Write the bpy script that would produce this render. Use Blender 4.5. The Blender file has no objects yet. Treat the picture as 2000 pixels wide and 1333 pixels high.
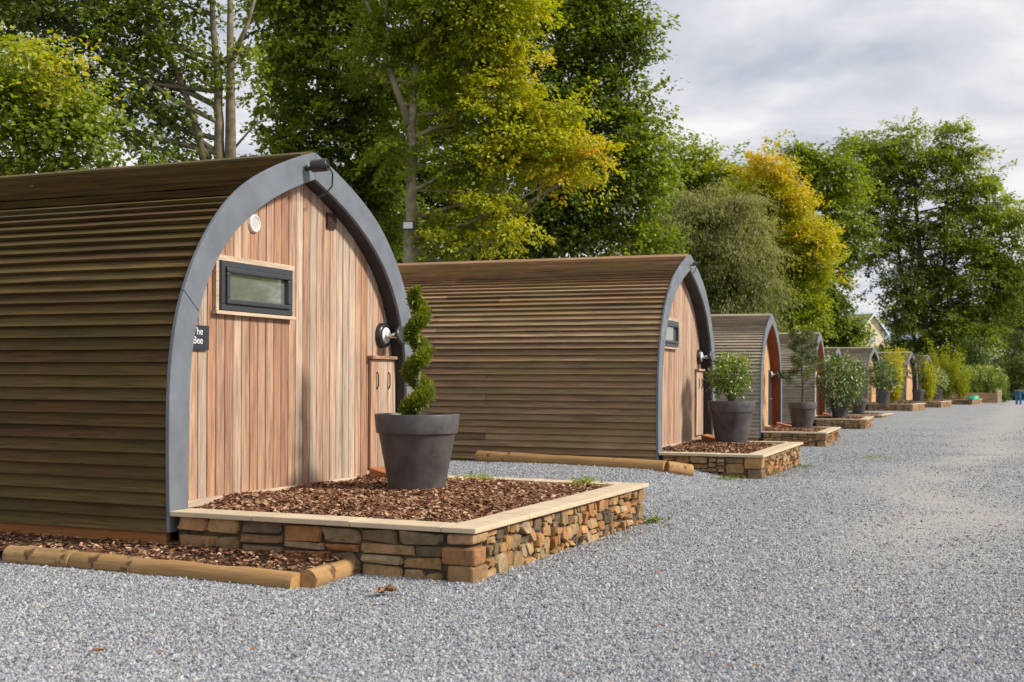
import bpy, math, random
import numpy as np
from mathutils import Vector, Matrix
R = math.radians
random.seed(7)
rng = np.random.default_rng(7)
sc = bpy.context.scene
C = sc.collection
U = 1.1                      # eye height in metres; all survey values below are in eye heights

# ---------------------------------------------------------------- camera, sky, sun, exposure
FPX = 2400.0
def hz(px): return 745 + (px - 1600) * .0045
def at(px, py, Y):           # a point of the place at distance Y (m) from the camera stand
    return Vector(((px - 1000) / FPX * Y, Y, U + (hz(px) - py) / FPX * Y))
cam_d = bpy.data.cameras.new('camera'); cam = bpy.data.objects.new('camera', cam_d); C.objects.link(cam)
cam_d.sensor_width = 36; cam_d.lens = FPX / 2000 * 36
cam_d.shift_y = (742.3 - 666.5) / 2000
cam_d.clip_end = 2000; cam_d.clip_start = .05
cam_d.dof.use_dof = True; cam_d.dof.focus_distance = 9.3; cam_d.dof.aperture_fstop = 4.5
cam.matrix_world = Matrix.Translation((0, 0, U)) @ Matrix.Rotation(R(90), 4, 'X') @ Matrix.Rotation(.0045, 4, 'Z')
sc.camera = cam

SUN_EL, SUN_AZ = R(36), R(105)          # azimuth clockwise from +Y
sdir = Vector((math.cos(SUN_EL) * math.sin(SUN_AZ), math.cos(SUN_EL) * math.cos(SUN_AZ), math.sin(SUN_EL)))
sl = bpy.data.lights.new('sun', 'SUN'); sl.energy = 4.9; sl.angle = R(9); sl.color = (1, .93, .82)
so = bpy.data.objects.new('sun', sl); C.objects.link(so); so.rotation_euler = sdir.to_track_quat('Z', 'Y').to_euler(); so.location = sdir * 60

w = bpy.data.worlds.new('World'); sc.world = w; w.use_nodes = True
nt = w.node_tree; nt.nodes.clear()
def N(t, kind, **kw):
    n = t.nodes.new(kind)
    for k, v in kw.items():
        if k.startswith('i_'): n.inputs[int(k[2:])].default_value = v
        else: setattr(n, k, v)
    return n
L = lambda t, a, b: t.links.new(a, b)
sky = N(nt, 'ShaderNodeTexSky', sky_type='NISHITA', sun_disc=False, sun_elevation=SUN_EL, sun_rotation=SUN_AZ)
tc = N(nt, 'ShaderNodeTexCoord'); sep = N(nt, 'ShaderNodeSeparateXYZ'); L(nt, tc.outputs['Generated'], sep.inputs[0])
mx = N(nt, 'ShaderNodeMath', operation='MAXIMUM', i_1=0.0); L(nt, sep.outputs[2], mx.inputs[0])
ad = N(nt, 'ShaderNodeMath', operation='ADD', i_1=.16); L(nt, mx.outputs[0], ad.inputs[0])
dx = N(nt, 'ShaderNodeMath', operation='DIVIDE'); L(nt, sep.outputs[0], dx.inputs[0]); L(nt, ad.outputs[0], dx.inputs[1])
dy = N(nt, 'ShaderNodeMath', operation='DIVIDE'); L(nt, sep.outputs[1], dy.inputs[0]); L(nt, ad.outputs[0], dy.inputs[1])
cb = N(nt, 'ShaderNodeCombineXYZ'); L(nt, dx.outputs[0], cb.inputs[0]); L(nt, dy.outputs[0], cb.inputs[1])
n1 = N(nt, 'ShaderNodeTexNoise'); n1.inputs['Scale'].default_value = 2.1; n1.inputs['Detail'].default_value = 7; n1.inputs['Roughness'].default_value = .52; n1.inputs['Distortion'].default_value = .35
L(nt, cb.outputs[0], n1.inputs['Vector'])
cr = N(nt, 'ShaderNodeValToRGB'); L(nt, n1.outputs['Fac'], cr.inputs[0])
e = cr.color_ramp.elements
e[0].position = .36; e[0].color = (5.4, 5.8, 6.6, 1); e[1].position = .64; e[1].color = (9.6, 9.5, 9.5, 1)
m_ = e.new(.5); m_.color = (7.2, 7.4, 7.9, 1)
n2 = N(nt, 'ShaderNodeTexNoise'); n2.inputs['Scale'].default_value = .8; n2.inputs['Detail'].default_value = 5; L(nt, cb.outputs[0], n2.inputs['Vector'])
cr2 = N(nt, 'ShaderNodeValToRGB'); L(nt, n2.outputs['Fac'], cr2.inputs[0]); cr2.color_ramp.elements[0].position = .3; cr2.color_ramp.elements[1].position = .42
mixs = N(nt, 'ShaderNodeMix', data_type='RGBA'); L(nt, cr2.outputs[0], mixs.inputs[0]); L(nt, sky.outputs[0], mixs.inputs[6]); L(nt, cr.outputs[0], mixs.inputs[7])
bg = N(nt, 'ShaderNodeBackground'); bg.inputs[1].default_value = .1; L(nt, mixs.outputs[2], bg.inputs[0])
wo = N(nt, 'ShaderNodeOutputWorld'); L(nt, bg.outputs[0], wo.inputs[0])
vs = sc.view_settings; vs.view_transform = 'Standard'; vs.look = 'None'; vs.gamma = 1; vs.use_curve_mapping = False; vs.exposure = 0.0
sc.cycles.max_bounces = 6; sc.cycles.transparent_max_bounces = 6

# ---------------------------------------------------------------- materials
def ramp(t, stops):
    r = t.nodes.new('ShaderNodeValToRGB'); el = r.color_ramp.elements
    el[0].position, el[0].color = stops[0][0], (*stops[0][1], 1)
    el[1].position, el[1].color = stops[-1][0], (*stops[-1][1], 1)
    for p, c in stops[1:-1]: x = el.new(p); x.color = (*c, 1)
    return r
def newmat(name, rough=.7, spec=.3):
    m = bpy.data.materials.new(name); m.use_nodes = True; t = m.node_tree
    b = t.nodes['Principled BSDF']; b.inputs['Roughness'].default_value = rough; b.inputs['Specular IOR Level'].default_value = spec
    return m, t, b
def noise(t, scale, detail=4, rough=.55, vec=None, dist=0):
    n = t.nodes.new('ShaderNodeTexNoise'); n.inputs['Scale'].default_value = scale; n.inputs['Detail'].default_value = detail
    n.inputs['Roughness'].default_value = rough; n.inputs['Distortion'].default_value = dist
    if vec is not None: L(t, vec, n.inputs['Vector'])
    return n
def mixc(t, fac, a, b, mode='MIX'):
    m = t.nodes.new('ShaderNodeMix'); m.data_type = 'RGBA'; m.blend_type = mode
    for s, v in ((0, fac), (6, a), (7, b)):
        if hasattr(v, 'is_output'): L(t, v, m.inputs[s])
        elif s == 0: m.inputs[0].default_value = v
        else: m.inputs[s].default_value = (*v, 1)
    return m.outputs[2]
def bump(t, b, h, strength=.3, dist=.01):
    n = t.nodes.new('ShaderNodeBump'); n.inputs['Strength'].default_value = strength; n.inputs['Distance'].default_value = dist
    L(t, h, n.inputs['Height']); L(t, n.outputs[0], b.inputs['Normal'])
def objvec(t, scale, shift=True):
    tc = t.nodes.new('ShaderNodeTexCoord'); mp = t.nodes.new('ShaderNodeMapping'); mp.inputs['Scale'].default_value = scale
    L(t, tc.outputs['Object'], mp.inputs[0])
    if shift:
        oi = t.nodes.new('ShaderNodeObjectInfo'); mu = t.nodes.new('ShaderNodeMath'); mu.operation = 'MULTIPLY'; mu.inputs[1].default_value = 57.3
        L(t, oi.outputs['Random'], mu.inputs[0])
        L(t, mu.outputs[0], mp.inputs['Location'])
    return mp.outputs[0]
def rnd(t):
    return t.nodes.new('ShaderNodeObjectInfo').outputs['Random']

def wood(name, stops, grain_axis, dark=.55, rough=.75, blotch=None, grain=.75, bs=.35):
    m, t, b = newmat(name, rough, .25)
    sc_ = [55, 55, 55]; sc_[grain_axis] = 2.4
    v = objvec(t, tuple(sc_))
    base = ramp(t, stops); L(t, rnd(t), base.inputs[0])
    g = noise(t, 1, 6, .65, v, .6)
    gr = ramp(t, [(.32, (dark,) * 3), (.62, (1.12,) * 3)]); L(t, g.outputs['Fac'], gr.inputs[0])
    c = mixc(t, grain, base.outputs[0], gr.outputs[0], 'MULTIPLY')
    s2 = [7, 7, 7]; s2[grain_axis] = 1.1
    v2 = objvec(t, tuple(s2)); g2 = noise(t, 1, 4, .6, v2, .3)
    r2 = ramp(t, [(.3, (.72, .74, .76)), (.68, (1.15, 1.1, 1.05))]); L(t, g2.outputs['Fac'], r2.inputs[0])
    c = mixc(t, .8, c, r2.outputs[0], 'MULTIPLY')
    if blotch:
        tw = t.nodes.new('ShaderNodeTexCoord'); g3 = noise(t, 1.3, 5, .6, tw.outputs['Object'])
        if len(blotch) > 2: g3.inputs['Scale'].default_value = blotch[2]
        r3 = ramp(t, [(.42, (0, 0, 0)), (.62, (1, 1, 1))] if len(blotch) < 3 else [(.62, (0, 0, 0)), (.67, (1, 1, 1))]); L(t, g3.outputs['Fac'], r3.inputs[0])
        f = t.nodes.new('ShaderNodeMath'); f.operation = 'MULTIPLY'; f.inputs[1].default_value = blotch[1]; L(t, r3.outputs[0], f.inputs[0])
        c = mixc(t, f.outputs[0], c, blotch[0])
    L(t, c, b.inputs['Base Color']); bump(t, b, g.outputs['Fac'], bs, .004)
    return m
M = {}
M['plank'] = wood('larch planks', [(0, (.43, .235, .145)), (.15, (.52, .345, .24)), (.3, (.37, .205, .13)), (.45, (.55, .425, .325)), (.6, (.47, .295, .195)), (.75, (.46, .37, .29)), (.88, (.50, .32, .215)), (1, (.56, .44, .345))], 2, dark=.42, grain=.9)
M['plank_new'] = wood('new larch planks', [(0, (.60, .36, .18)), (.5, (.64, .42, .23)), (1, (.58, .35, .19))], 2)
M['trim'] = wood('pale trim timber', [(0, (.52, .40, .29)), (1, (.60, .47, .35))], 0)
M['board_a'] = wood('mossy cladding', [(0, (.092, .052, .013)), (.25, (.115, .075, .02)), (.45, (.105, .05, .016)), (.7, (.08, .053, .014)), (.85, (.145, .095, .027)), (1, (.12, .062, .019))], 1, dark=.35, grain=.95, blotch=((.075, .060, .011), .45))
M['board_b'] = wood('brown cladding', [(0, (.23, .125, .058)), (.15, (.41, .27, .15)), (.3, (.17, .115, .066)), (.45, (.39, .215, .12)), (.6, (.29, .20, .108)), (.75, (.45, .295, .175)), (.9, (.24, .155, .085)), (1, (.42, .25, .145))], 1, dark=.4, grain=.9, blotch=((.215, .165, .06), .45))
M['board_c'] = wood('greyed cladding', [(0, (.37, .315, .24)), (.4, (.43, .37, .285)), (1, (.32, .27, .205))], 1, dark=.45, grain=.9, blotch=((.25, .22, .16), .4))
M['skirt'] = wood('orange skirting timber', [(0, (.27, .10, .028)), (1, (.36, .16, .05))], 1)
M['soffit_wood'] = wood('red brown soffit', [(0, (.26, .075, .03)), (1, (.33, .10, .04))], 2)
M['ramp'] = wood('ramp timber', [(0, (.42, .16, .07)), (1, (.48, .20, .09))], 0)
M['log'] = wood('peeled log', [(0, (.39, .225, .09)), (1, (.45, .28, .125))], 0, blotch=((.07, .035, .018), .8, 7), dark=.66)
M['sleeper'] = wood('sleeper timber', [(0, (.24, .15, .08)), (1, (.30, .19, .11))], 0)

def plain(name, col, rough=.6, spec=.4, metal=0, var=.25, vs_=6, bs=0, bscale=80):
    m, t, b = newmat(name, rough, spec); b.inputs['Metallic'].default_value = metal
    v = objvec(t, (1, 1, 1)); g = noise(t, vs_, 5, .6, v)
    lo = tuple(c * (1 - var) for c in col); hi = tuple(min(1, c * (1 + var)) for c in col)
    r = ramp(t, [(.3, lo), (.7, hi)]); L(t, g.outputs['Fac'], r.inputs[0]); L(t, r.outputs[0], b.inputs['Base Color'])
    if bs:
        g2 = noise(t, bscale, 4, .6, v); bump(t, b, g2.outputs['Fac'], bs, .004)
    return m
M['fascia'] = plain('grey painted fascia', (.145, .162, .186), .5, .3, 0, .2, 4, .08, 40)
M['soffit'] = plain('dark grey soffit', (.035, .034, .038), .6, .3)
M['frame'] = plain('anthracite frame', (.035, .038, .045), .4, .5, 0, .1)
M['pot'] = plain('charcoal pot', (.078, .073, .072), .5, .4, 0, .4, 7, .12, 60)
M['white'] = plain('white plastic', (.75, .75, .73), .45, .4, 0, .08)
M['chrome'] = plain('chrome', (.75, .75, .76), .15, .5, 1, .05)
M['darkmetal'] = plain('dark metal', (.06, .055, .055), .28, .5, .6)
M['brownvent'] = plain('brown vent', (.06, .03, .02), .5, .4)
M['sign'] = plain('navy sign', (.03, .03, .042), .45, .4, 0, .08)
M['green'] = plain('green net', (.04, .38, .22), .5, .4)
M['blue'] = plain('blue paint', (.02, .17, .42), .45, .4)
M['redwood'] = plain('reddish timber top', (.40, .22, .13), .6, .3)
M['soil'] = plain('soil', (.06, .04, .028), .9, .1, 0, .4, 20, .6, 60)
M['coping'] = plain('buff sandstone coping', (.55, .44, .305), .8, .2, 0, .14, 5, .25, 70)
M['mortar'] = plain('dark rubble core', (.085, .065, .045), .9, .1, 0, .4, 18, .6, 40)
M['bark'] = plain('tree bark', (.155, .13, .085), .9, .15, 0, .45, 7, .8, 25)
M['bark_pale'] = plain('pale beech bark', (.27, .23, .15), .85, .2, 0, .45, 5, .6, 22)
M['bark_dark'] = plain('dark bark', (.07, .055, .04), .9, .15, 0, .4, 7, .8, 25)
M['cane'] = plain('bamboo cane', (.38, .33, .10), .5, .4)
M['render'] = plain('cream house render', (.62, .52, .38), .8, .2, 0, .08)
M['slate'] = plain('slate roof', (.16, .19, .24), .6, .3, 0, .2, 12)
M['deadleaf'] = plain('dead leaf', (.26, .095, .035), .7, .3, 0, .5, 30)
M['deadbrown'] = plain('dry brown leaf', (.24, .12, .05), .7, .3, 0, .5, 30)

m, t, b = newmat('rubble stone', .85, .2)
rs = ramp(t, [(0, (.33, .145, .05)), (.12, (.42, .285, .145)), (.25, (.22, .15, .08)), (.4, (.46, .25, .10)), (.52, (.29, .20, .11)), (.62, (.12, .09, .062)), (.72, (.41, .31, .18)), (.85, (.40, .18, .07)), (1, (.25, .175, .10))]); L(t, rnd(t), rs.inputs[0])
v = objvec(t, (1, 1, 1)); g = noise(t, 14, 6, .65, v); r_ = ramp(t, [(.3, (.5, .5, .5)), (.7, (1.3, 1.25, 1.2))]); L(t, g.outputs['Fac'], r_.inputs[0])
L(t, mixc(t, .85, rs.outputs[0], r_.outputs[0], 'MULTIPLY'), b.inputs['Base Color']); g2 = noise(t, 45, 5, .7, v); bump(t, b, g2.outputs['Fac'], .7, .008)
M['stone'] = m
# far walls: stones joined, colour by position
m, t, b = newmat('far rubble', .85, .2)
tc_ = t.nodes.new('ShaderNodeTexCoord'); vo = t.nodes.new('ShaderNodeTexVoronoi'); vo.inputs['Scale'].default_value = 9; L(t, tc_.outputs['Object'], vo.inputs['Vector'])
sp = t.nodes.new('ShaderNodeSeparateColor'); L(t, vo.outputs['Color'], sp.inputs[0])
rs = ramp(t, [(0, (.33, .16, .07)), (.3, (.42, .30, .17)), (.5, (.2, .15, .10)), (.75, (.44, .25, .13)), (1, (.30, .24, .16))]); L(t, sp.outputs[0], rs.inputs[0]); L(t, rs.outputs[0], b.inputs['Base Color'])
M['stone_far'] = m

m, t, b = newmat('bark chips', .8, .2)
rs = ramp(t, [(0, (.06, .022, .012)), (.35, (.15, .06, .03)), (.6, (.24, .115, .06)), (.8, (.36, .21, .12)), (1, (.58, .40, .26))]); L(t, rnd(t), rs.inputs[0]); L(t, rs.outputs[0], b.inputs['Base Color'])
M['chip'] = m
m, t, b = newmat('gravel stones', .75, .3)
rs = ramp(t, [(0, (.10, .108, .124)), (.22, (.22, .232, .26)), (.55, (.335, .35, .382)), (.88, (.46, .473, .50)), (.95, (.40, .335, .26)), (1, (.56, .555, .55))]); L(t, rnd(t), rs.inputs[0]); L(t, rs.outputs[0], b.inputs['Base Color'])
M['gstone'] = m
# ground sheet: fine grey gravel, browner and finer in the wheel tracks
m, t, b = newmat('gravel ground', .85, .2)
tc_ = t.nodes.new('ShaderNodeTexCoord'); ov = tc_.outputs['Object']
vo = t.nodes.new('ShaderNodeTexVoronoi'); vo.inputs['Scale'].default_value = 85; L(t, ov, vo.inputs['Vector'])
sp = t.nodes.new('ShaderNodeSeparateColor'); L(t, vo.outputs['Color'], sp.inputs[0])
rs = ramp(t, [(0, (.08, .083, .09)), (.4, (.27, .276, .29)), (.75, (.41, .415, .43)), (1, (.62, .62, .62))]); L(t, sp.outputs[0], rs.inputs[0])
vo2 = t.nodes.new('ShaderNodeTexVoronoi'); vo2.inputs['Scale'].default_value = 30; L(t, ov, vo2.inputs['Vector'])
sp2 = t.nodes.new('ShaderNodeSeparateColor'); L(t, vo2.outputs['Color'], sp2.inputs[0])
r2 = ramp(t, [(0, (.72, .72, .72)), (1, (1.2, 1.2, 1.2))]); L(t, sp2.outputs[0], r2.inputs[0])
c = mixc(t, .8, rs.outputs[0], r2.outputs[0], 'MULTIPLY')
nm = noise(t, 7, 8, .8, ov); rm = ramp(t, [(.34, (.55, .55, .56)), (.66, (1.25, 1.25, 1.25))]); L(t, nm.outputs['Fac'], rm.inputs[0]); c = mixc(t, .8, c, rm.outputs[0], 'MULTIPLY')
ns = noise(t, .35, 5, .6, ov, .5); rt = ramp(t, [(.46, (0, 0, 0)), (.64, (.75, .75, .75))]); L(t, ns.outputs['Fac'], rt.inputs[0])
c = mixc(t, rt.outputs[0], c, mixc(t, .5, c, (.36, .33, .295)))
dt = t.nodes.new('ShaderNodeVectorMath'); dt.operation = 'DOT_PRODUCT'; dt.inputs[1].default_value = (.92, -.39, 0); L(t, ov, dt.inputs[0])
nw = noise(t, .5, 4, .6, ov); am = t.nodes.new('ShaderNodeMath'); am.operation = 'MULTIPLY_ADD'; am.inputs[1].default_value = 2.2; L(t, nw.outputs['Fac'], am.inputs[0]); L(t, dt.outputs['Value'], am.inputs[2])
mr = t.nodes.new('ShaderNodeMapRange'); mr.inputs[1].default_value = -2.5; mr.inputs[2].default_value = 5.5; L(t, am.outputs[0], mr.inputs[0])
rk = ramp(t, [(0, (0, 0, 0)), (.22, (.1, .1, .1)), (.34, (.85, .85, .85)), (.46, (.3, .3, .3)), (.6, (.8, .8, .8)), (.75, (.2, .2, .2)), (1, (.3, .3, .3))]); L(t, mr.outputs[0], rk.inputs[0])
c = mixc(t, rk.outputs[0], c, mixc(t, .68, c, (.44, .415, .38)))
ng = noise(t, .9, 6, .65, ov); rg = ramp(t, [(.64, (0, 0, 0)), (.74, (.5, .5, .5))]); L(t, ng.outputs['Fac'], rg.inputs[0])
c = mixc(t, rg.outputs[0], c, (.17, .165, .10))
L(t, c, b.inputs['Base Color']); bump(t, b, vo.outputs['Distance'], .8, .012)
M['ground'] = m

def leafmat(name, stops, trans=.42, rough=.42, spec=.35):
    m, t, b = newmat(name, rough, spec)
    a = t.nodes.new('ShaderNodeAttribute'); a.attribute_name = 'tint'
    r = ramp(t, stops); L(t, a.outputs['Fac'], r.inputs[0]); L(t, r.outputs[0], b.inputs['Base Color'])
    tr = t.nodes.new('ShaderNodeBsdfTranslucent'); hs = t.nodes.new('ShaderNodeHueSaturation'); hs.inputs['Value'].default_value = 1.5; hs.inputs['Saturation'].default_value = 1.1
    L(t, r.outputs[0], hs.inputs['Color']); L(t, hs.outputs[0], tr.inputs['Color'])
    ms = t.nodes.new('ShaderNodeMixShader'); ms.inputs[0].default_value = trans
    L(t, b.outputs[0], ms.inputs[1]); L(t, tr.outputs[0], ms.inputs[2]); L(t, ms.outputs[0], t.nodes['Material Output'].inputs[0])
    return m
# tint 0..1: dark green -> mid green -> lime -> yellow -> gold
M['leaf'] = leafmat('broad leaves', [(0, (.032, .05, .009)), (.22, (.08, .112, .014)), (.42, (.15, .205, .02)), (.6, (.28, .325, .022)), (.75, (.44, .425, .027)), (.9, (.58, .44, .03)), (1, (.62, .37, .03))])
M['olive'] = leafmat('olive leaves', [(0, (.07, .09, .022)), (.5, (.18, .195, .05)), (1, (.33, .33, .10))])
M['conifer'] = leafmat('conifer sprays', [(0, (.03, .055, .01)), (.5, (.125, .175, .016)), (1, (.28, .31, .035))], .3)
M['needle'] = leafmat('pine needles', [(0, (.05, .085, .025)), (.5, (.14, .19, .06)), (1, (.30, .32, .12))], .3)
M['glossleaf'] = leafmat('glossy shrub leaves', [(0, (.03, .07, .01)), (.45, (.10, .17, .018)), (.75, (.32, .38, .06)), (1, (.70, .68, .38))], .25, .3, .5)
M['bambooleaf'] = leafmat('bamboo leaves', [(0, (.17, .23, .02)), (.5, (.45, .45, .03)), (1, (.68, .58, .06))], .4)

m, t, b = newmat('window glass', .04, .8); b.inputs['Base Color'].default_value = (.16, .19, .13, 1)
g = noise(t, 9, 3, .5); r_ = ramp(t, [(.3, (.45, .48, .42)), (.7, (.55, .58, .52))]); L(t, g.outputs['Fac'], r_.inputs[0]); L(t, r_.outputs[0], b.inputs['Base Color']); b.inputs['Metallic'].default_value = .75
b.inputs['Coat Weight'].default_value = 1; b.inputs['Coat Roughness'].default_value = .03
M['glass'] = m

# ---------------------------------------------------------------- mesh helpers
def link(name, verts, faces, mat, parent=None, smooth=False, **props):
    me = bpy.data.meshes.new(name); me.from_pydata([tuple(v) for v in verts], [], faces); me.update()
    if smooth: me.shade_smooth()
    return linkm(name, me, mat, parent, **props)
def linkm(name, me, mat, parent=None, **props):
    if mat is not None and not me.materials: me.materials.append(M[mat] if isinstance(mat, str) else mat)
    o = bpy.data.objects.new(name, me); C.objects.link(o); o.parent = parent
    for k, v in props.items(): o[k] = v
    return o
def empty(name, loc=(0, 0, 0), rz=0, **props):
    o = bpy.data.objects.new(name, None); C.objects.link(o); o.location = loc; o.rotation_euler = (0, 0, rz); o.empty_display_size = .2
    for k, v in props.items(): o[k] = v
    return o
class MB:
    def __init__(s): s.v = []; s.f = []
    def add(s, v, f):
        n = len(s.v); s.v += [tuple(p) for p in v]; s.f += [tuple(i + n for i in q) for q in f]; return s
    def box(s, a, b, ch=0.0):
        (x0, y0, z0), (x1, y1, z1) = a, b
        v = [(x0, y0, z0), (x1, y0, z0), (x1, y1, z0), (x0, y1, z0), (x0, y0, z1), (x1, y0, z1), (x1, y1, z1), (x0, y1, z1)]
        return s.add(v, [(0, 3, 2, 1), (4, 5, 6, 7), (0, 1, 5, 4), (1, 2, 6, 5), (2, 3, 7, 6), (3, 0, 4, 7)])
    def tube(s, pts, rad, n=8, cap=True):
        pts = [Vector(p) for p in pts]; rings = []; up = Vector((.13, .97, .2)).normalized()
        for i, p in enumerate(pts):
            d = (pts[min(i + 1, len(pts) - 1)] - pts[max(i - 1, 0)]); d = d.normalized() if d.length > 1e-9 else Vector((0, 0, 1))
            a = d.cross(up); a = d.cross(Vector((1, 0, 0))) if a.length < .05 else a
            a.normalize(); c = d.cross(a)
            r = rad[i] if hasattr(rad, '__len__') else rad
            rings.append([p + (a * math.cos(2 * math.pi * k / n) + c * math.sin(2 * math.pi * k / n)) * r for k in range(n)])
        v = [q for rg in rings for q in rg]; f = []
        for i in range(len(rings) - 1):
            for k in range(n):
                f.append((i * n + k, i * n + (k + 1) % n, (i + 1) * n + (k + 1) % n, (i + 1) * n + k))
        if cap: f.append(tuple(range(n - 1, -1, -1))); f.append(tuple(range((len(rings) - 1) * n, len(rings) * n)))
        return s.add(v, f)
    def lathe(s, prof, n=40):
        v = []; f = []
        for r, z in prof: v += [(r * math.cos(2 * math.pi * k / n), r * math.sin(2 * math.pi * k / n), z) for k in range(n)]
        for i in range(len(prof) - 1):
            for k in range(n): f.append((i * n + k, i * n + (k + 1) % n, (i + 1) * n + (k + 1) % n, (i + 1) * n + k))
        return s.add(v, f)
    def xf(s, mat): s.v = [tuple(mat @ Vector(p)) for p in s.v]; return s
    def build(s, name, mat, parent=None, smooth=False, **props): return link(name, s.v, s.f, mat, parent, smooth, **props)
def bevel(o, wd=.006, seg=2):
    md = o.modifiers.new('bevel', 'BEVEL'); md.width = wd; md.segments = seg; md.limit_method = 'ANGLE'; return o

def leaves(name, P, Nn, D, Ls, W, tint, mat, parent=None, fold=.18, **props):
    """one mesh of folded kite leaves: P base, Nn normal, D direction, Ls length, W width ratio"""
    n = len(P); D = D / np.linalg.norm(D, axis=1, keepdims=True)
    S = np.cross(D, Nn); S /= np.maximum(np.linalg.norm(S, axis=1, keepdims=True), 1e-6); Nn = np.cross(S, D)
    Ls = Ls[:, None]; hw = Ls * W * .5
    v = np.empty((n, 4, 3)); v[:, 0] = P; mid = P + D * Ls * .48 + Nn * Ls * fold * .5
    v[:, 1] = mid + S * hw; v[:, 2] = P + D * Ls - Nn * Ls * fold * .4; v[:, 3] = mid - S * hw
    me = bpy.data.meshes.new(name); me.vertices.add(n * 4); me.vertices.foreach_set('co', v.ravel())
    idx = (np.arange(n) * 4)[:, None] + np.array([0, 1, 2, 0, 2, 3])[None]
    me.loops.add(n * 6); me.loops.foreach_set('vertex_index', idx.ravel().astype(np.int32))
    me.polygons.add(n * 2); me.polygons.foreach_set('loop_start', (np.arange(n * 2) * 3).astype(np.int32))
    at_ = me.attributes.new('tint', 'FLOAT', 'POINT'); at_.data.foreach_set('value', np.repeat(np.clip(tint, 0, 1), 4).astype(np.float32))
    me.update(calc_edges=True); me.validate()
    return linkm(name, me, mat, parent, **props)
def rv(n): 
    v = rng.normal(size=(n, 3)); return v / np.linalg.norm(v, axis=1, keepdims=True)

def scatter(name, pts, scl, mat, shape, variants=4, parent=None, flat=.5, tilt=6.283, **props):
    """instances of small irregular pieces on given points"""
    me = bpy.data.meshes.new(name); me.vertices.add(len(pts)); me.vertices.foreach_set('co', np.asarray(pts, float).ravel())
    a = me.attributes.new('scl', 'FLOAT', 'POINT'); a.data.foreach_set('value', np.asarray(scl, np.float32))
    o = linkm(name, me, mat, parent, **props)
    g = bpy.data.node_groups.new(name + ' scatter', 'GeometryNodeTree'); g.is_modifier = True
    g.interface.new_socket('Geometry', in_out='INPUT', socket_type='NodeSocketGeometry'); g.interface.new_socket('Geometry', in_out='OUTPUT', socket_type='NodeSocketGeometry')
    gi = g.nodes.new('NodeGroupInput'); go = g.nodes.new('NodeGroupOutput')
    gti = g.nodes.new('GeometryNodeGeometryToInstance')
    for k in range(variants):
        if shape == 'stone':
            p = g.nodes.new('GeometryNodeMeshIcoSphere'); p.inputs['Radius'].default_value = 1; p.inputs['Subdivisions'].default_value = 1; amp = .38
        else:
            p = g.nodes.new('GeometryNodeMeshCube'); p.inputs['Size'].default_value = (2.0, .55 + .25 * k, .2); amp = .2
        sp = g.nodes.new('GeometryNodeSetPosition'); rd = g.nodes.new('FunctionNodeRandomValue'); rd.data_type = 'FLOAT_VECTOR'
        rd.inputs[0].default_value = (-amp,) * 3; rd.inputs[1].default_value = (amp,) * 3; rd.inputs['Seed'].default_value = k * 7 + 3
        L(g, p.outputs['Mesh'], sp.inputs['Geometry']); L(g, rd.outputs[0], sp.inputs['Offset'])
        smn = g.nodes.new('GeometryNodeSetMaterial'); smn.inputs['Material'].default_value = M[mat]
        tf = g.nodes.new('GeometryNodeTransform'); tf.inputs['Scale'].default_value = (1, .8, flat) if shape == 'stone' else (1, 1, 1)
        L(g, sp.outputs[0], tf.inputs[0]); L(g, tf.outputs[0], smn.inputs[0]); L(g, smn.outputs[0], gti.inputs[0])
    iop = g.nodes.new('GeometryNodeInstanceOnPoints'); iop.inputs['Pick Instance'].default_value = True
    L(g, gi.outputs[0], iop.inputs['Points']); L(g, gti.outputs[0], iop.inputs['Instance'])
    rr = g.nodes.new('FunctionNodeRandomValue'); rr.data_type = 'FLOAT_VECTOR'; rr.inputs[0].default_value = (-tilt, -tilt, 0); rr.inputs[1].default_value = (tilt, tilt, 6.283)
    ri = g.nodes.new('FunctionNodeRandomValue'); ri.data_type = 'INT'; ri.inputs[4].default_value = 0; ri.inputs[5].default_value = variants - 1; ri.inputs['Seed'].default_value = 5
    e2r = g.nodes.new('FunctionNodeEulerToRotation'); L(g, rr.outputs[0], e2r.inputs[0]); L(g, e2r.outputs[0], iop.inputs['Rotation'])
    L(g, ri.outputs[2], iop.inputs['Instance Index'])
    na = g.nodes.new('GeometryNodeInputNamedAttribute'); na.data_type = 'FLOAT'; na.inputs[0].default_value = 'scl'; L(g, na.outputs[0], iop.inputs['Scale'])
    L(g, iop.outputs[0], go.inputs[0])
    o.modifiers.new('scatter', 'NODES').node_group = g
    return o

# ---------------------------------------------------------------- ground
def gz(x, y):                # ground height (m): level near the camera, then a slight dip along the row
    x = np.asarray(x, float) / U; y = np.asarray(y, float) / U
    n_, r_ = x * .92 - y * .39, x * .39 + y * .92
    st = lambda v: np.clip(v, 0, 1) ** 2 * (3 - 2 * np.clip(v, 0, 1))
    bank = .12 * st((-2.7 - n_) / .9) * st((r_ - 8.7) / 2) * st((18 - r_) / 3)      # gravel banked up between the first two pods
    return U * (np.interp(y, [0, 13, 20, 34, 46, 80, 400], [0, 0, -.165, -.20, -.135, -.13, -.13]) + bank)
gx = np.concatenate([[-900, -300, -100, -50], np.linspace(-30, -9, 22), np.arange(-8, 8, .25), np.linspace(8, 45, 38), [60, 100, 300, 900]])
gy = np.concatenate([[-300, -60, -20], np.linspace(-5, 3, 9), np.arange(4, 24, .25), np.linspace(24, 90, 67), [110, 160, 300, 900]])
X, Y = np.meshgrid(gx, gy); Z = gz(X, Y) + .012 * np.sin(X * 1.3 + Y * .4) * np.sin(Y * .9 - X * .3)
nx = len(gx); gv = np.stack([X, Y, Z], -1).reshape(-1, 3)
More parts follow.
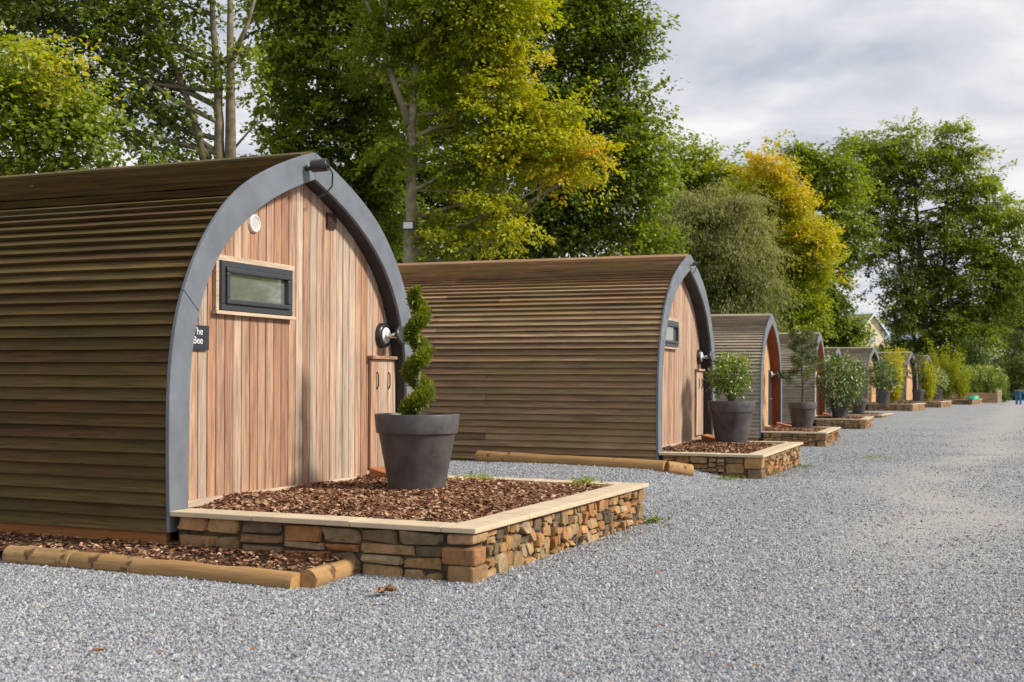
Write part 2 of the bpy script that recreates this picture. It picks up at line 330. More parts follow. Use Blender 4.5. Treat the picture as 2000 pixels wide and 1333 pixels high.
gf = [(j * nx + i, j * nx + i + 1, (j + 1) * nx + i + 1, (j + 1) * nx + i) for j in range(len(gy) - 1) for i in range(nx - 1)]
link('ground', gv, gf, 'ground', smooth=True, kind='structure', label='grey gravel ground and drive in front of the pods')
def ghz(x, y): return float(gz(x, y)) + .012 * math.sin(x * 1.3 + y * .4) * math.sin(y * .9 - x * .3)

# ---------------------------------------------------------------- pods
OUT = [(0, 2.221), (.14, 2.182), (.28, 2.13), (.5, 2.045), (.71, 1.945), (.85, 1.863), (.975, 1.765), (1.09, 1.645), (1.185, 1.53), (1.27, 1.402), (1.345, 1.26), (1.405, 1.113), (1.447, .965), (1.475, .755), (1.482, .5), (1.478, .2), (1.47, -.12)]
INN = [(0, 2.043), (.11, 2.008), (.22, 1.966), (.41, 1.89), (.575, 1.808), (.725, 1.718), (.85, 1.63), (.96, 1.532), (1.05, 1.43), (1.13, 1.312), (1.19, 1.195), (1.235, 1.075), (1.27, .947), (1.292, .80), (1.305, .584), (1.31, .2), (1.31, -.12)]
OUT = np.array(OUT) * U; INN = np.array(INN) * U
def resample(p, n):
    s = np.concatenate([[0], np.cumsum(np.linalg.norm(np.diff(p, axis=0), axis=1))]); q = np.linspace(0, s[-1], n)
    # light smoothing keeps the pointed crown but rounds the facets
    a = np.stack([np.interp(q, s, p[:, 0]), np.interp(q, s, p[:, 1])], 1)
    for _ in range(4): a[1:-1] = .25 * a[:-2] + .5 * a[1:-1] + .25 * a[2:]
    return a
def inner_z(x):              # height of the inner arch above the wall foot at |x|
    xs = INN[:14, 0]; zs = INN[:14, 1]
    return float(np.interp(abs(x), xs, zs))

def arch_band(mb, A, B, y0, y1):
    """solid arch between half profiles A (outer) and B (inner), from y0 to y1"""
    full = lambda P: np.concatenate([P[::-1] * [-1, 1], P[1:]])
    a, b_ = full(A), full(B); n = len(a)
    v = [(x, y0, z) for x, z in a] + [(x, y0, z) for x, z in b_] + [(x, y1, z) for x, z in a] + [(x, y1, z) for x, z in b_]
    f = []
    for i in range(n - 1):
        f += [(i, i + 1, n + i + 1, n + i)[::-1], (2 * n + i, 2 * n + i + 1, 3 * n + i + 1, 3 * n + i), (i, 2 * n + i, 2 * n + i + 1, i + 1)[::-1], (n + i, n + i + 1, 3 * n + i + 1, 3 * n + i)[::-1]]
    f += [(0, n, 3 * n, 2 * n), (n - 1, 3 * n - 1, 4 * n - 1, 2 * n - 1)]
    return mb.add(v, f)

def make_pod(k, cx, cy, ang, zo, label, mat, plank_mat, soffit_mat, recess, length, split, win=True, detail=2):
    c = Vector((cx * U, cy * U, zo * U)); c.z += .271 * U
    pod = empty('camping_pod', c, R(90 - ang), label=label, category='pod', group='camping pods in a row beside the gravel drive')
    rg_ = random.Random(100 + k)
    A = resample(OUT, 40); B = resample(INN, 40)
    for i0, i1 in ((0, 17), (17, 39), (39, 61), (61, 78)):
        FA = np.concatenate([A[::-1] * [-1, 1], A[1:]])[i0:i1 + 1].copy(); FB = np.concatenate([B[::-1] * [-1, 1], B[1:]])[i0:i1 + 1].copy()
        for q_ in (FA, FB):
            if i0: q_[0] += (q_[1] - q_[0]) * .018
            if i1 < 78: q_[-1] += (q_[-2] - q_[-1]) * .018
        n_ = len(FA); v = [(x, y_, z) for y_ in (0, .028) for P_ in (FA, FB) for x, z in P_]; f = []
        for i in range(n_ - 1):
            f += [(n_ + i, n_ + i + 1, i + 1, i), (2 * n_ + i, 2 * n_ + i + 1, 3 * n_ + i + 1, 3 * n_ + i), (i + 1, 2 * n_ + i + 1, 2 * n_ + i, i), (3 * n_ + i, 3 * n_ + i + 1, n_ + i + 1, n_ + i)]
        f += [(0, 2 * n_, 3 * n_, n_), (n_ - 1, 2 * n_ - 1, 4 * n_ - 1, 3 * n_ - 1)]
        bevel(link('fascia_segment', v, f, 'fascia', pod), .003, 1)
    # soffit lining between fascia and wall
    Bi = B * 1.0; Bo = B + (A - B) * .25
    arch_band(MB(), Bo, Bi + (A - B) * .004, .0295, recess + .04).build('soffit', soffit_mat, pod)
    # cladding rows on the outer curve
    CL = resample(OUT - np.array([0.0, 0.0]), 200); ctr = np.array([0, .5 * U])
    s = np.concatenate([[0], np.cumsum(np.linalg.norm(np.diff(CL, axis=0), axis=1))]); S_ = s[-1]
    pt = lambda q: np.array([np.interp(q, s, CL[:, 0]), np.interp(q, s, CL[:, 1])])
    def nrm(q):
        d = pt(min(S_, q + .02)) - pt(max(0, q - .02)); n_ = np.array([-d[1], d[0]]); n_ /= np.linalg.norm(n_)
        return n_ if n_[0] > 0 or n_[1] > 0 else -n_
    rows = 43; ex = S_ / rows
    for side in (-1, 1):
        for r in range(rows):
            qb = S_ - r * ex; qt = max(.0, qb - ex - .012)
            nb, ntp = nrm(qb), nrm(qt)
            pb, ptp = pt(qb), pt(qt)
            off = -.042
            prof = [pb + nb * (off + .036), pb + nb * (off + .008), ptp + ntp * (off - .014), ptp + ntp * (off - .001)]
            cuts = [.030, length]
            if split and side < 0: cuts = [.030, length * (split + rg_.choice((0, 0, 0, .09, -.12))), length]
            for a0, a1 in zip(cuts[:-1], cuts[1:]):
                ns = 7 if side < 0 else 2; v = []; f = []
                tw = rg_.uniform(-.003, .003)
                ys = [a0 + .0015 + (a1 - a0 - .003) * i / (ns - 1) for i in range(ns)]
                for yy in ys:
                    w_ = tw + rg_.uniform(-.002, .002)
                    for j, p in enumerate(prof):
                        q = p + nb * (w_ if j < 2 else 0) + (np.array([0, rg_.uniform(-.0025, .0025)]) if j < 2 else 0)
                        v.append((side * q[0], yy, q[1]))
                for i in range(ns - 1):
                    for j in range(4):
                        qd = (i * 4 + j, i * 4 + (j + 1) % 4, (i + 1) * 4 + (j + 1) % 4, (i + 1) * 4 + j)
                        f.append(qd if side > 0 else qd[::-1])
                f += [(0, 1, 2, 3), tuple((ns - 1) * 4 + j for j in (3, 2, 1, 0))]
                link('board', v, f, mat, pod)
    # dark felt shell just under the boards, and the back wall
    K = resample(OUT, 30) * .95; full = np.concatenate([K[::-1] * [-1, 1], K[1:]]); n = len(full)
    v = [(x, .05, z) for x, z in full] + [(x, length - .02, z) for x, z in full]
    f = [(i, i + 1, n + i + 1, n + i) for i in range(n - 1)] + [tuple(range(n, 2 * n))]
    link('shell', v, f, 'soffit', pod)
    # ridge capping
    zr = OUT[0, 1]; sl_ = .30
    rc = MB()
    for sd in (-1, 1):
        v = []
        for yy in (.030, length + .02):
            v += [(0, yy, zr + .012), (sd * .15, yy, zr + .012 - .15 * sl_), (sd * .15, yy, zr - .006 - .15 * sl_), (0, yy, zr - .008)]
        rc.add(v, [(0, 1, 5, 4), (1, 2, 6, 5), (2, 3, 7, 6), (0, 3, 2, 1), (4, 5, 6, 7)])
    rc.build('ridge_cap', mat, pod)
    # orange skirting boards under the cladding on both sides
    zb = OUT[-1, 1]; xs = OUT[-1, 0] - .05
    for sd in (-1, 1):
        for q in range(2):
            bevel(MB().box((sd * xs - .02, .05, zb - .085 - q * .088), (sd * xs + .02, length - .01, zb + .002 - q * .088 - (.004 if q else 0))).build('skirting_board', 'skirt', pod), .003)
    # front wall planks
    W = INN[-1, 0] + .02; npl = 31; pw = 2 * W / npl
    for i in range(npl):
        x0 = -W + i * pw + .0035; x1 = x0 + pw - .007
        if detail > 1 and win and x0 > .97: zl = .0   # cupboard stands here, planks still run behind it
        lo = -.0
        z0 = inner_z(x0) + .06; z1 = inner_z(x1) + .06; y = recess + rg_.uniform(0, .0035)
        xm = (x0 + x1) / 2; zm = inner_z(xm) + .06; ch = .004
        v = []
        prof = [(x0, y + .020), (x0, y + ch), (x0 + ch, y), (x1 - ch, y), (x1, y + ch), (x1, y + .020)]
        for (x, yy) in prof: v.append((x, yy, lo))
        for (x, yy) in prof: v.append((x, yy, z0 + (z1 - z0) * (x - x0) / (x1 - x0)))
        f = [(j, j + 1, j + 7, j + 6) for j in range(5)] + [(5, 0, 6, 11), (0, 5, 4, 3, 2, 1), (6, 7, 8, 9, 10, 11)]
        link('plank', v, f, plank_mat, pod)
    MB().box((-W, recess + .022, -.1), (W, recess + .03, .3 * U)).build('wall_backing', 'soffit', pod)
    v = [(x * 1.01, recess + .026, z + .03) for x, z in np.concatenate([B[::-1] * [-1, 1], B[1:]])]
    link('wall_lining', v, [tuple(range(len(v)))], 'soffit', pod)
    # pale threshold strip
    bevel(MB().box((-W + .02, recess - .05, -.012), (.95, recess - .001, .034)).build('threshold', 'trim', pod), .004)
    # window
    if win:
        wn = empty('window', (0, 0, 0)); wn.parent = pod
        y = recess
        x0, x1, z0, z1 = -1.035, -.135, 1.225, 1.612
        tr = MB().box((x0 - .012, y - .035, z1 - .034), (x1 + .012, y - .001, z1)); tr.build('head_trim', 'trim', wn)
        MB().box((x0 - .015, y - .045, z0), (x1 + .015, y - .001, z0 + .022)).build('sill', 'trim', wn)
        MB().box((x0, y - .03, z0 + .0225), (x0 + .03, y - .001, z1 - .0345)).build('side_trim', 'trim', wn)
        MB().box((x1 - .03, y - .03, z0 + .0225), (x1, y - .001, z1 - .0345)).build('side_trim', 'trim', wn)
        a, b_, c0, c1 = x0 + .032, x1 - .032, z0 + .025, z1 - .036
        def ring(mb, a, b_, c0, c1, t0, yf, yb):
            mb.box((a, yf, c0), (b_, yb, c0 + t0)); mb.box((a, yf, c1 - t0), (b_, yb, c1)); mb.box((a, yf, c0 + t0), (a + t0, yb, c1 - t0)); mb.box((b_ - t0, yf, c0 + t0), (b_, yb, c1 - t0)); return mb
        bevel(ring(MB(), a, b_, c0, c1, .042, y - .05, y - .002).build('frame', 'frame', wn), .004)
        opn = Matrix.Translation((0, y - .03, c1 - .045)) @ Matrix.Rotation(R(-38), 4, 'X') @ Matrix.Translation((0, -y + .03, -c1 + .045)) if k in (4, 6) else Matrix.Identity(4)
        bevel(ring(MB(), a + .0425, b_ - .0425, c0 + .0425, c1 - .0425, .034, y - .066, y - .004).xf(opn).build('sash', 'frame', wn), .008)
        MB().box((a + .0775, y - .03, c0 + .0775), (b_ - .0775, y - .022, c1 - .0775)).xf(opn).build('pane', 'glass', wn)
    if detail > 0:
        # wall lamp beside the cupboard
        lm = empty('wall_lamp', (1.22, recess, 1.16)); lm.parent = pod
        mb = MB().lathe([(0, .045), (.085, .045), (.10, .035), (.105, 0)], 28); mb.xf(Matrix.Rotation(R(90), 4, 'X')); mb.build('back_plate', 'darkmetal', lm, True)
        mb = MB().lathe([(0, .052), (.062, .052), (.066, .046), (.066, .044)], 28); mb.xf(Matrix.Rotation(R(90), 4, 'X')); mb.build('ring', 'white', lm, True)
        MB().tube([(0, -.04, 0), (0, -.10, 0), (.02, -.15, .0)], [.028, .024, .024], 14).build('stem', 'chrome', lm, True)
        mb = MB().lathe([(0, -.012), (.07, -.012), (.082, -.004), (.082, .012), (.07, .02), (.05, .014), (0, .018)], 28); mb.xf(Matrix.Translation((.03, -.165, 0)) @ Matrix.Rotation(R(80), 4, 'X')); mb.build('lamp_head', 'darkmetal', lm, True)
        y = recess
    if detail > 0 and k > 2:
        dr = MB().box((1.0, y - .02, .03), (1.40, y - .001, 1.25)).build('door', 'frame', pod)
        MB().tube([(1.06, y - .02, .62), (1.06, y - .07, .62), (1.16, y - .07, .62)], .012, 8).build('handle', 'chrome', dr)
    elif detail > 0:
        # cupboard: rail and narrow doors
        bevel(MB().box((.985, y - .06, .965), (1.43, y - .001, .992)).build('rail', plank_mat, pod), .003)
        for (a, b_) in ((1.005, 1.118), (1.124, 1.275), (1.279, 1.415)):
            d_ = MB().box((a, y - .028, .085), (b_, y - .002, .962)).build('cupboard_door', plank_mat, pod); bevel(d_, .004)
            if a > 1.25 or a < 1.01:
                xh = a + .01 if a > 1.25 else b_ - .022
                MB().tube([(xh, y - .03, .86), (xh, y - .045, .84), (xh, y - .046, .75), (xh, y - .03, .72)], .0055, 6).build('handle', 'darkmetal', d_)
    if detail > 1:
        # brown air brick and round white vent
        bv = MB().box((.355, recess - .02, 1.945), (.478, recess - .001, 2.06))
        bv.build('air_vent', 'brownvent', pod)
        for q in range(5): MB().box((.365, recess - .026, 1.957 + q * .02), (.468, recess - .0205, 1.967 + q * .02)).build('slat', 'brownvent', pod)
        rvn = empty('round_vent', (-.583, recess, 1.865)); rvn.parent = pod
        RX = Matrix.Rotation(R(90), 4, 'X')
        MB().lathe([(.046, 0), (.046, .018), (.052, .024), (.06, .018), (.064, .0)], 32).xf(RX).build('rim', 'white', rvn, True)
        MB().lathe([(0, .004), (.046, .004)], 24).xf(RX).build('recess', 'darkmetal', rvn)
        for q in range(-3, 4):
            h = math.sqrt(.045 ** 2 - (q * .0125) ** 2); MB().box((q * .0125 - .0035, -.017, -h), (q * .0125 + .0035, -.006, h)).build('slat', 'white', rvn)
    return pod
PODS = {
 1: (-1.87 + 1.46 * .39, 6.755 + 1.46 * .9207, 22.97, 0.0), 2: (2.07, 14.29, 21.0, -.027), 3: (5.05, 23.84, 19.75, -.193), 4: (8.12, 32.34, 19.75, -.214),
 5: (11.0, 41.4, 24.0, -.35), 6: (14.48, 49.07, 27.75, -.129), 7: (18.16, 55.79, 28.25, -.139), 8: (21.4, 63.1, 30.0, -.14)}
pl = {1: 'large mossy olive clad pod at the front, navy name plate on its wall', 2: 'brown clad pod behind the spiral topiary, second in the row', 3: 'greyed pod with red brown soffit behind the round potted shrub, third in the row',
      4: 'greyed pod behind the potted pine, its window tilted open, fourth in the row', 5: 'pod set back so only its ridge and arch show, fifth in the row', 6: 'small far pod with pale front behind the potted spiral, sixth in the row',
      7: 'small far pod behind the yellow bamboo, seventh in the row', 8: 'farthest pod, only its roof showing above the bamboo'}
mats = {1: 'board_a', 2: 'board_b'}
pods = {}
for k, (cx, cy, an, zo) in PODS.items():
    pods[k] = make_pod(k, cx, cy, an, zo, pl[k], mats.get(k, 'board_c'), 'plank' if k in (1, 2) else 'plank_new', 'soffit' if k in (1, 2, 5, 6, 7, 8) else 'soffit_wood',
                       .13 if k == 1 else .16 if k == 2 else .22, 6.2, .47 if k < 3 else None, True, 2 if k == 1 else 1 if k < 5 else 0)
def P(k, x, y, z=0): return pods[k].matrix_basis @ Vector((x, y, z))

# name plate on pod 1, its left half behind the fascia
sg = MB().box((-1.40, .108, .985), (-1.096, .128, 1.142)).build('name_plate', 'sign', pods[1]); bevel(sg, .003)
def lettering(txt, x, z, size, parent):
    cu = bpy.data.curves.new('lettering', 'FONT'); cu.body = txt; cu.size = size; cu.extrude = .0015; cu.align_x = 'RIGHT'
    tmp = bpy.data.objects.new('lettering', cu); me = tmp.to_mesh().copy(); tmp.to_mesh_clear(); bpy.data.objects.remove(tmp)
    o = linkm('lettering', me, 'white', parent)
    o.location = (x, .1065, z); o.rotation_euler = (R(90), 0, 0); return o
lettering('The', -1.165, 1.082, .066, sg); lettering('Bee', -1.165, 1.024, .066, sg)
# spotlight with a cable on the crown of pods 1 and 2
for k in (1, 2):
    spl = empty('spotlight', (-.13 if k == 1 else .0, 0, 2.325)); spl.parent = pods[k]
    s_ = 1 if k == 1 else .55
    MB().tube([(0, .0, -.02), (0, -.05 * s_, -.02), (0, -.06 * s_, .0)], .016 * s_, 8).build('bracket', 'darkmetal', spl)
    mb = MB().lathe([(0, -.07), (.05, -.07), (.056, -.06), (.056, .07), (.05, .08), (.046, .068), (0, .068)], 24); mb.xf(Matrix.Translation((.02, -.10 * s_, .0)) @ Matrix.Rotation(R(14), 4, 'Z') @ Matrix.Rotation(R(86), 4, 'X') @ Matrix.Scale(s_ * .82, 4)); mb.build('lamp_body', 'darkmetal', spl, True)
    MB().tube([(.04 * s_, -.16 * s_, .0), (.20 * s_, -.10 * s_, -.03 * s_), (.26 * s_, -.06 * s_, -.11 * s_), (.23 * s_, -.02, -.17 * s_), (.19 * s_, .02, -.20 * s_)], .006, 6).build('cable', 'darkmetal', spl)

# ---------------------------------------------------------------- planters of rubble stone with sandstone coping
def pack(w_, h_, area, asp, rg_):
    out = []
    def rec(x0, z0, x1, z1, d):
        ww, hh = x1 - x0, z1 - z0; a = ww * hh
        if a < area * rg_.uniform(.35, 1.9) and ww / hh < asp * 2.2 and hh / ww < 1.6 or d > 9 or (ww < .05 and hh < .05): out.append((x0, z0, x1, z1)); return
        r = rg_.uniform(.3, .7)
        if ww / hh > asp * rg_.uniform(.7, 1.4): m = x0 + ww * r; rec(x0, z0, m, z1, d + 1); rec(m, z0, x1, z1, d + 1)
        else: m = z0 + hh * r; rec(x0, z0, x1, m, d + 1); rec(x0, m, x1, z1, d + 1)
    rec(0, 0, w_, h_, 0); return out
def stone_geo(x0, z0, x1, z1, rg_, gap=.006, proud=.03):
    ww, hh = x1 - x0, z1 - z0; g = min(gap, ww * .12, hh * .12); x0 += g; x1 -= g; z0 += g; z1 -= g; ww, hh = x1 - x0, z1 - z0
    c = min(ww, hh); k = lambda: rg_.uniform(.04, .38) * c; j = lambda s=.16: rg_.uniform(-s, s) * c
    p = [(x0 + k(), z0 + j()), (x1 - k(), z0 + j()), (x1 + j(), z0 + k()), (x1 + j(), z1 - k()), (x1 - k(), z1 + j()), (x0 + k(), z1 + j()), (x0 + j(), z1 - k()), (x0 + j(), z0 + k())]
    cx, cz = (x0 + x1) / 2, (z0 + z1) / 2; n = 8; dep = proud * rg_.uniform(.5, 1.3)
    tx, tz = rg_.uniform(-.35, .35) * dep, rg_.uniform(-.35, .35) * dep
    ring = lambda s, d: [(cx + (a - cx) * s, d + tx * ((a - cx) / ww) * 2 * (d > 0) + tz * ((b_ - cz) / hh) * 2 * (d > 0) + (rg_.uniform(-.12, .12) * dep if d > 0 else 0), cz + (b_ - cz) * s) for a, b_ in p]
    v = ring(1, -.05) + ring(1.0, dep * .55) + ring(.90, dep) + [(cx + rg_.uniform(-.2, .2) * ww, dep * rg_.uniform(.9, 1.2), cz + rg_.uniform(-.2, .2) * hh)]
    f = []
    for r in range(2):
        for i in range(n): f.append((r * n + i, r * n + (i + 1) % n, (r + 1) * n + (i + 1) % n, (r + 1) * n + i))
    f += [(2 * n + i, 2 * n + (i + 1) % n, 3 * n) for i in range(n)]
    return v, f
def make_planter(k, D, label, mulch_label, H, areaL, areaF, join):
    rg_ = random.Random(900 + k); pod = pods[k]
    pn = empty('stone_planter', pod.location, pod.rotation_euler[2], label=label, category='planter', group='stone planters in front of the pods')
    w_ = 1.46 * U; D *= U; zt = -.032; h_ = H * U - .032 + .03        # stones start a little below the gravel
    zb = zt - h_
    i_ = .035
    th = .20
    core = MB().box((-w_ + i_, -D + i_, zb), (-w_ + th, -.03, zt)).box((w_ - th, -D + i_, zb), (w_ - i_, -.03, zt)).box((-w_ + th, -D + i_, zb), (w_ - th, -D + th, zt))
    core.build('wall_core', 'mortar', pn)
    far = MB()
    q = .20 if areaF > .006 else .17
    def put(v, f, tf):
        v = [tf(*p) for p in v]
        if join: far.add(v, f)
        else: link('stone', v, f, 'stone', pn)
    # face turned to the camera (x = -w), running out from the pod; v=(s, d, z)
    tfL = lambda s, d, z: (-w_ + i_ - d, -.04 - s, zb + z)
    for r in pack(D - .04 - i_ - q * .8, h_, areaL, 2.7, rg_): put(*stone_geo(*r, rg_), tfL)
    tfF = lambda s, d, z: (-w_ + i_ + q * .8 + s, -D + i_ - d, zb + z)
    for r in pack(2 * w_ - 2 * i_ - q * .8, h_, areaF, 1.35, rg_): put(*stone_geo(*r, rg_), tfF)
    # the side away from the camera
    tfR = lambda s, d, z: (w_ - i_ + d, -D + i_ + s, zb + z)
    for r in pack(D - .06, h_, areaL * 2, 2.0, rg_): put(*stone_geo(*r, rg_), tfR)
    # corner stones
    z = zb
    hs = [.40, .36, .24] if k == 1 else [.5, .5]
    for j, hh in enumerate(hs):
        z1 = z + hh * h_ ; a = q * (1.12 if j % 2 == 0 else .8); b_ = q * (.8 if j % 2 == 0 else 1.1)
        o_ = rg_.uniform(.0, .012); g = .005
        x0, x1, y0, y1 = -w_ - o_ + .004, -w_ + min(q * .79 + i_, a), -D - o_ + .004, -D + min(q * .79 + i_, b_)
        jt = lambda: rg_.uniform(-.008, .008)
        vv = [(x + jt(), y + jt(), zz + jt()) for zz in (z + g, z1 - g) for x, y in ((x0, y0), (x1, y0), (x1, y1), (x0, y1))]
        ff = [(0, 3, 2, 1), (4, 5, 6, 7), (0, 1, 5, 4), (1, 2, 6, 5), (2, 3, 7, 6), (3, 0, 4, 7)]
        if join: far.add(vv, ff)
        else: bevel(link('stone', vv, ff, 'stone', pn), .014, 2)
        z = z1
    if join: far.build('stone_facing', 'stone_far', pn, kind='stuff')
    # coping slabs, butted
    ov = .022; cw = .21; X0 = -w_ - ov
    def slabs(n, fn):
        cuts = sorted([0, 1] + [(i + rg_.uniform(-.12, .12)) / n for i in range(1, n)])
        for a, b_ in zip(cuts[:-1], cuts[1:]):
            lo, hi = fn(a, b_); dz = rg_.uniform(-.002, .002)
            bevel(MB().box((lo[0] + .0015, lo[1] + .0015, zt + .001), (hi[0] - .0015, hi[1] - .0015, dz)).build('coping_slab', 'coping', pn), .005)
    slabs(4, lambda a, b_: ((X0 + (2 * w_ + 2 * ov) * a, -D - ov), (X0 + (2 * w_ + 2 * ov) * b_, -D - ov + cw)))
    y0, y1 = -D - ov + cw, -.004
    slabs(3, lambda a, b_: ((X0, y0 + (y1 - y0) * a), (X0 + cw, y0 + (y1 - y0) * b_)))
    slabs(3, lambda a, b_: ((w_ + ov - cw, y0 + (y1 - y0) * a), (w_ + ov, y0 + (y1 - y0) * b_)))
    # bark mulch bed
    bx0, bx1, by0, by1 = -w_ + .19, w_ - .19, -D + .19, .10
    n = 26; xs = np.linspace(bx0, bx1, n); ys = np.linspace(by0, by1, n); Xm, Ym = np.meshgrid(xs, ys)
    def mh(x, y): 
        ed = np.minimum(np.minimum(x - bx0, bx1 - x), np.minimum(y - by0, .6))
        return -.035 + .05 * np.clip(ed / .45, 0, 1) + .010 * np.sin(x * 7 + k) * np.sin(y * 6 + 1)
    mv = np.stack([Xm, Ym, mh(Xm, Ym)], -1).reshape(-1, 3); mf = [(j * n + i, j * n + i + 1, (j + 1) * n + i + 1, (j + 1) * n + i) for j in range(n - 1) for i in range(n - 1)]
    ml = empty('bark_mulch', pod.location, pod.rotation_euler[2], label=mulch_label, category='mulch', kind='stuff')
    link('mulch_bed', mv, mf, 'soil', ml, True, kind='stuff')
    cnt = int((bx1 - bx0) * (by1 - by0) * (3800 if k == 1 else 1300 if k < 4 else 400))
    px_ = rng.uniform(bx0, bx1, cnt); py_ = rng.uniform(by0, by1, cnt)
    scatter('bark_chips', np.stack([px_, py_, mh(px_, py_) + rng.uniform(.0, .014, cnt)], 1), rng.uniform(.006, .021, cnt) * (1 if k < 3 else 1.4), 'chip', 'chip', 4, ml, tilt=.55, kind='stuff')
    return pn
make_planter(1, 1.83, 'large stone planter with spiral topiary pot, in front of the nearest pod', 'brown bark mulch around the spiral topiary pot', .271, .028, .011, False)
make_planter(2, 1.08, 'stone planter holding the round leafy shrub pot, second in the row', 'bark mulch around the round leafy shrub pot', .25, .016, .0095, False)
make_planter(3, 1.15, 'stone planter holding the potted pine, third in the row', 'bark mulch around the potted pine', .25, .016, .012, False)
make_planter(4, 1.25, 'stone planter holding the white flecked shrub pot, fourth in the row', 'bark mulch below the white flecked shrub', .23, .02, .015, True)
make_planter(5, 1.6, 'low stone planter set back behind the white flecked shrub', 'bark mulch round the small dark spiral pot', .16, .02, .015, True)
make_planter(6, 1.72, 'far stone planter with shrub pot and yellow bamboo, sixth in the row', 'bark mulch below the first yellow bamboo', .25, .02, .02, True)
make_planter(7, 1.5, 'far stone planter with pine pot, seventh in the row', 'bark mulch below the far pine pot', .25, .02, .02, True)
make_planter(8, 2.36, 'farthest stone planter with a green bag on it', 'bark mulch behind the green bag', .25, .02, .02, True)

# ramps beside the cupboards
for k in (1, 2, 3, 4):
    mb = MB(); v = [(-.17, -.17, 0), (.17, -.17, 0), (.17, .13, 0), (-.17, .13, 0), (-.17, -.17, .03), (.17, -.17, .03), (.17, .13, .10), (-.17, .13, .10)]
    mb.add(v, [(0, 3, 2, 1), (4, 5, 6, 7), (0, 1, 5, 4), (1, 2, 6, 5), (2, 3, 7, 6), (3, 0, 4, 7)])
    o = mb.build('timber_wedge', 'ramp', None, label=['', 'red brown timber wedge at the foot of the nearest pod wall', 'red brown timber wedge at the foot of the second pod', 'timber wedge at the foot of the third pod', 'timber wedge at the foot of the fourth pod'][k], category='wedge', group='timber wedges at the pod doors'); bevel(o, .01)
    o.location = P(k, 1.02, -.10, .005); o.rotation_euler = (0, 0, pods[k].rotation_euler[2])

# ---------------------------------------------------------------- edging logs
def log(name, p0, p1, r, label, mat='log', n=14):
    p0, p1 = Vector(p0), Vector(p1); d = p1 - p0; ln = d.length; mb = MB(); rg_ = random.Random(label)
    pts = [(ln * i / n, rg_.uniform(-.003, .003), rg_.uniform(-.003, .003)) for i in range(n + 1)]
    mb.tube(pts, [r * rg_.uniform(.98, 1.02) for _ in pts], 20)
    o = mb.build(name, mat, None, True, label=label, category='log', group='round timber edging along the pods')
    o.data.shade_smooth(); o.data.set_sharp_from_angle(angle=R(50)); o.location = p0; o.rotation_euler = (0, -math.asin(d.z / ln), math.atan2(d.y, d.x)); return o
A_, B_, C_ = Vector((-3.05, 7.42, .035)), Vector((-1.13, 6.47, .035)), Vector((-.90, 6.98, .03))
log('edging_log', (-3.02, 7.41, .03), (-2.55, 7.19, .03), .062, 'darker end length of log by the nearest pod, at the frame edge')
log('edging_log', (-2.56, 7.195, .028), B_ - Vector((0, 0, .01)), .058, 'long peeled log with dark bark patches beside the nearest pod')
log('edging_log', B_ + Vector((.05, .02, 0)), C_, .058, 'short cut log butting against the nearest stone planter', n=5)
log('edging_log', (-.40, 14.84, ghz(-.4, 14.84) + .055), (1.69, 13.44, ghz(1.69, 13.44) + .05), .075, 'long peeled log along the second pod')
log('edging_log', (1.70, 13.43, ghz(1.69, 13.44) + .05), (1.97, 13.52, ghz(1.97, 13.5) + .05), .075, 'short stub of log beside the second stone planter', n=3)
# mulch strip between the near log and pod 1
q0 = P(1, -1.5, .05); q1 = P(1, -1.5, 3.2); 
sv = [A_ + Vector((-1.2, .55, .03)), Vector((-2.5, 7.17, .045)), B_ + Vector((0, .04, .03)), C_ + Vector((-.05, .05, .03)), Vector((q0.x + .9, q0.y - .36, .06)), Vector((q0.x, q0.y, .10)), Vector((q1.x, q1.y, .10))]
ms = empty('bark_mulch', (0, 0, 0), label='bark mulch strip between the long log and the nearest pod', category='mulch', kind='stuff')
link('mulch_bed', sv, [tuple(range(len(sv)))], 'soil', ms, kind='stuff')
cnt = 2400; uu = rng.uniform(0, 1, cnt); vv = rng.uniform(0, 1, cnt)
a0, a1, b0, b1 = np.array([-3.6, 7.72]), np.array([-1.02, 6.55]), np.array([q1.x, q1.y])*.55+np.array([q0.x,q0.y])*.45, np.array([-.95, 7.05])
pq = (a0[None] * (1 - uu[:, None]) + a1[None] * uu[:, None]) * (1 - vv[:, None]) + (b0[None] * (1 - uu[:, None]) + b1[None] * uu[:, None]) * vv[:, None]
scatter('bark_chips', np.column_stack([pq, .05 + .05 * vv + rng.uniform(0, .012, cnt)]), rng.uniform(.006, .018, cnt), 'chip', 'chip', 4, ms, tilt=.5, kind='stuff')

# ---------------------------------------------------------------- gravel stones near the camera
NG = 560000
yy = 4.1 + (rng.uniform(0, 1, NG * 2) ** 2.0) * 36
xx = rng.uniform(-.47, .47, NG * 2) * yy
keep = np.ones(len(xx), bool)
for k, D in ((1, 1.83), (2, 1.08), (3, 1.15), (4, 1.25)):
    a = R(PODS[k][2]); d = np.array([math.sin(a), math.cos(a)]); n_ = np.array([math.cos(a), -math.sin(a)])
    rx, ry = xx - PODS[k][0] * U, yy - PODS[k][1] * U
    ux, uy = rx * d[0] + ry * d[1], rx * n_[0] + ry * n_[1]
    keep &= ~((np.abs(ux) < 1.46 * U) & (uy < D * U))
# keep the mulch strip clear
e0, e1 = np.array([-3.6, 7.66]), np.array([-1.13, 6.47]); ed = (e1 - e0) / np.linalg.norm(e1 - e0); en = np.array([-ed[1], ed[0]])
hd = (xx - e0[0]) * en[0] + (yy - e0[1]) * en[1]; keep &= ~((hd > -.02) & (xx < -.98) & (yy < 9.5))
xx, yy = xx[keep][:NG], yy[keep][:NG]
zz = gz(xx, yy) + .012 * np.sin(xx * 1.3 + yy * .4) * np.sin(yy * .9 - xx * .3)
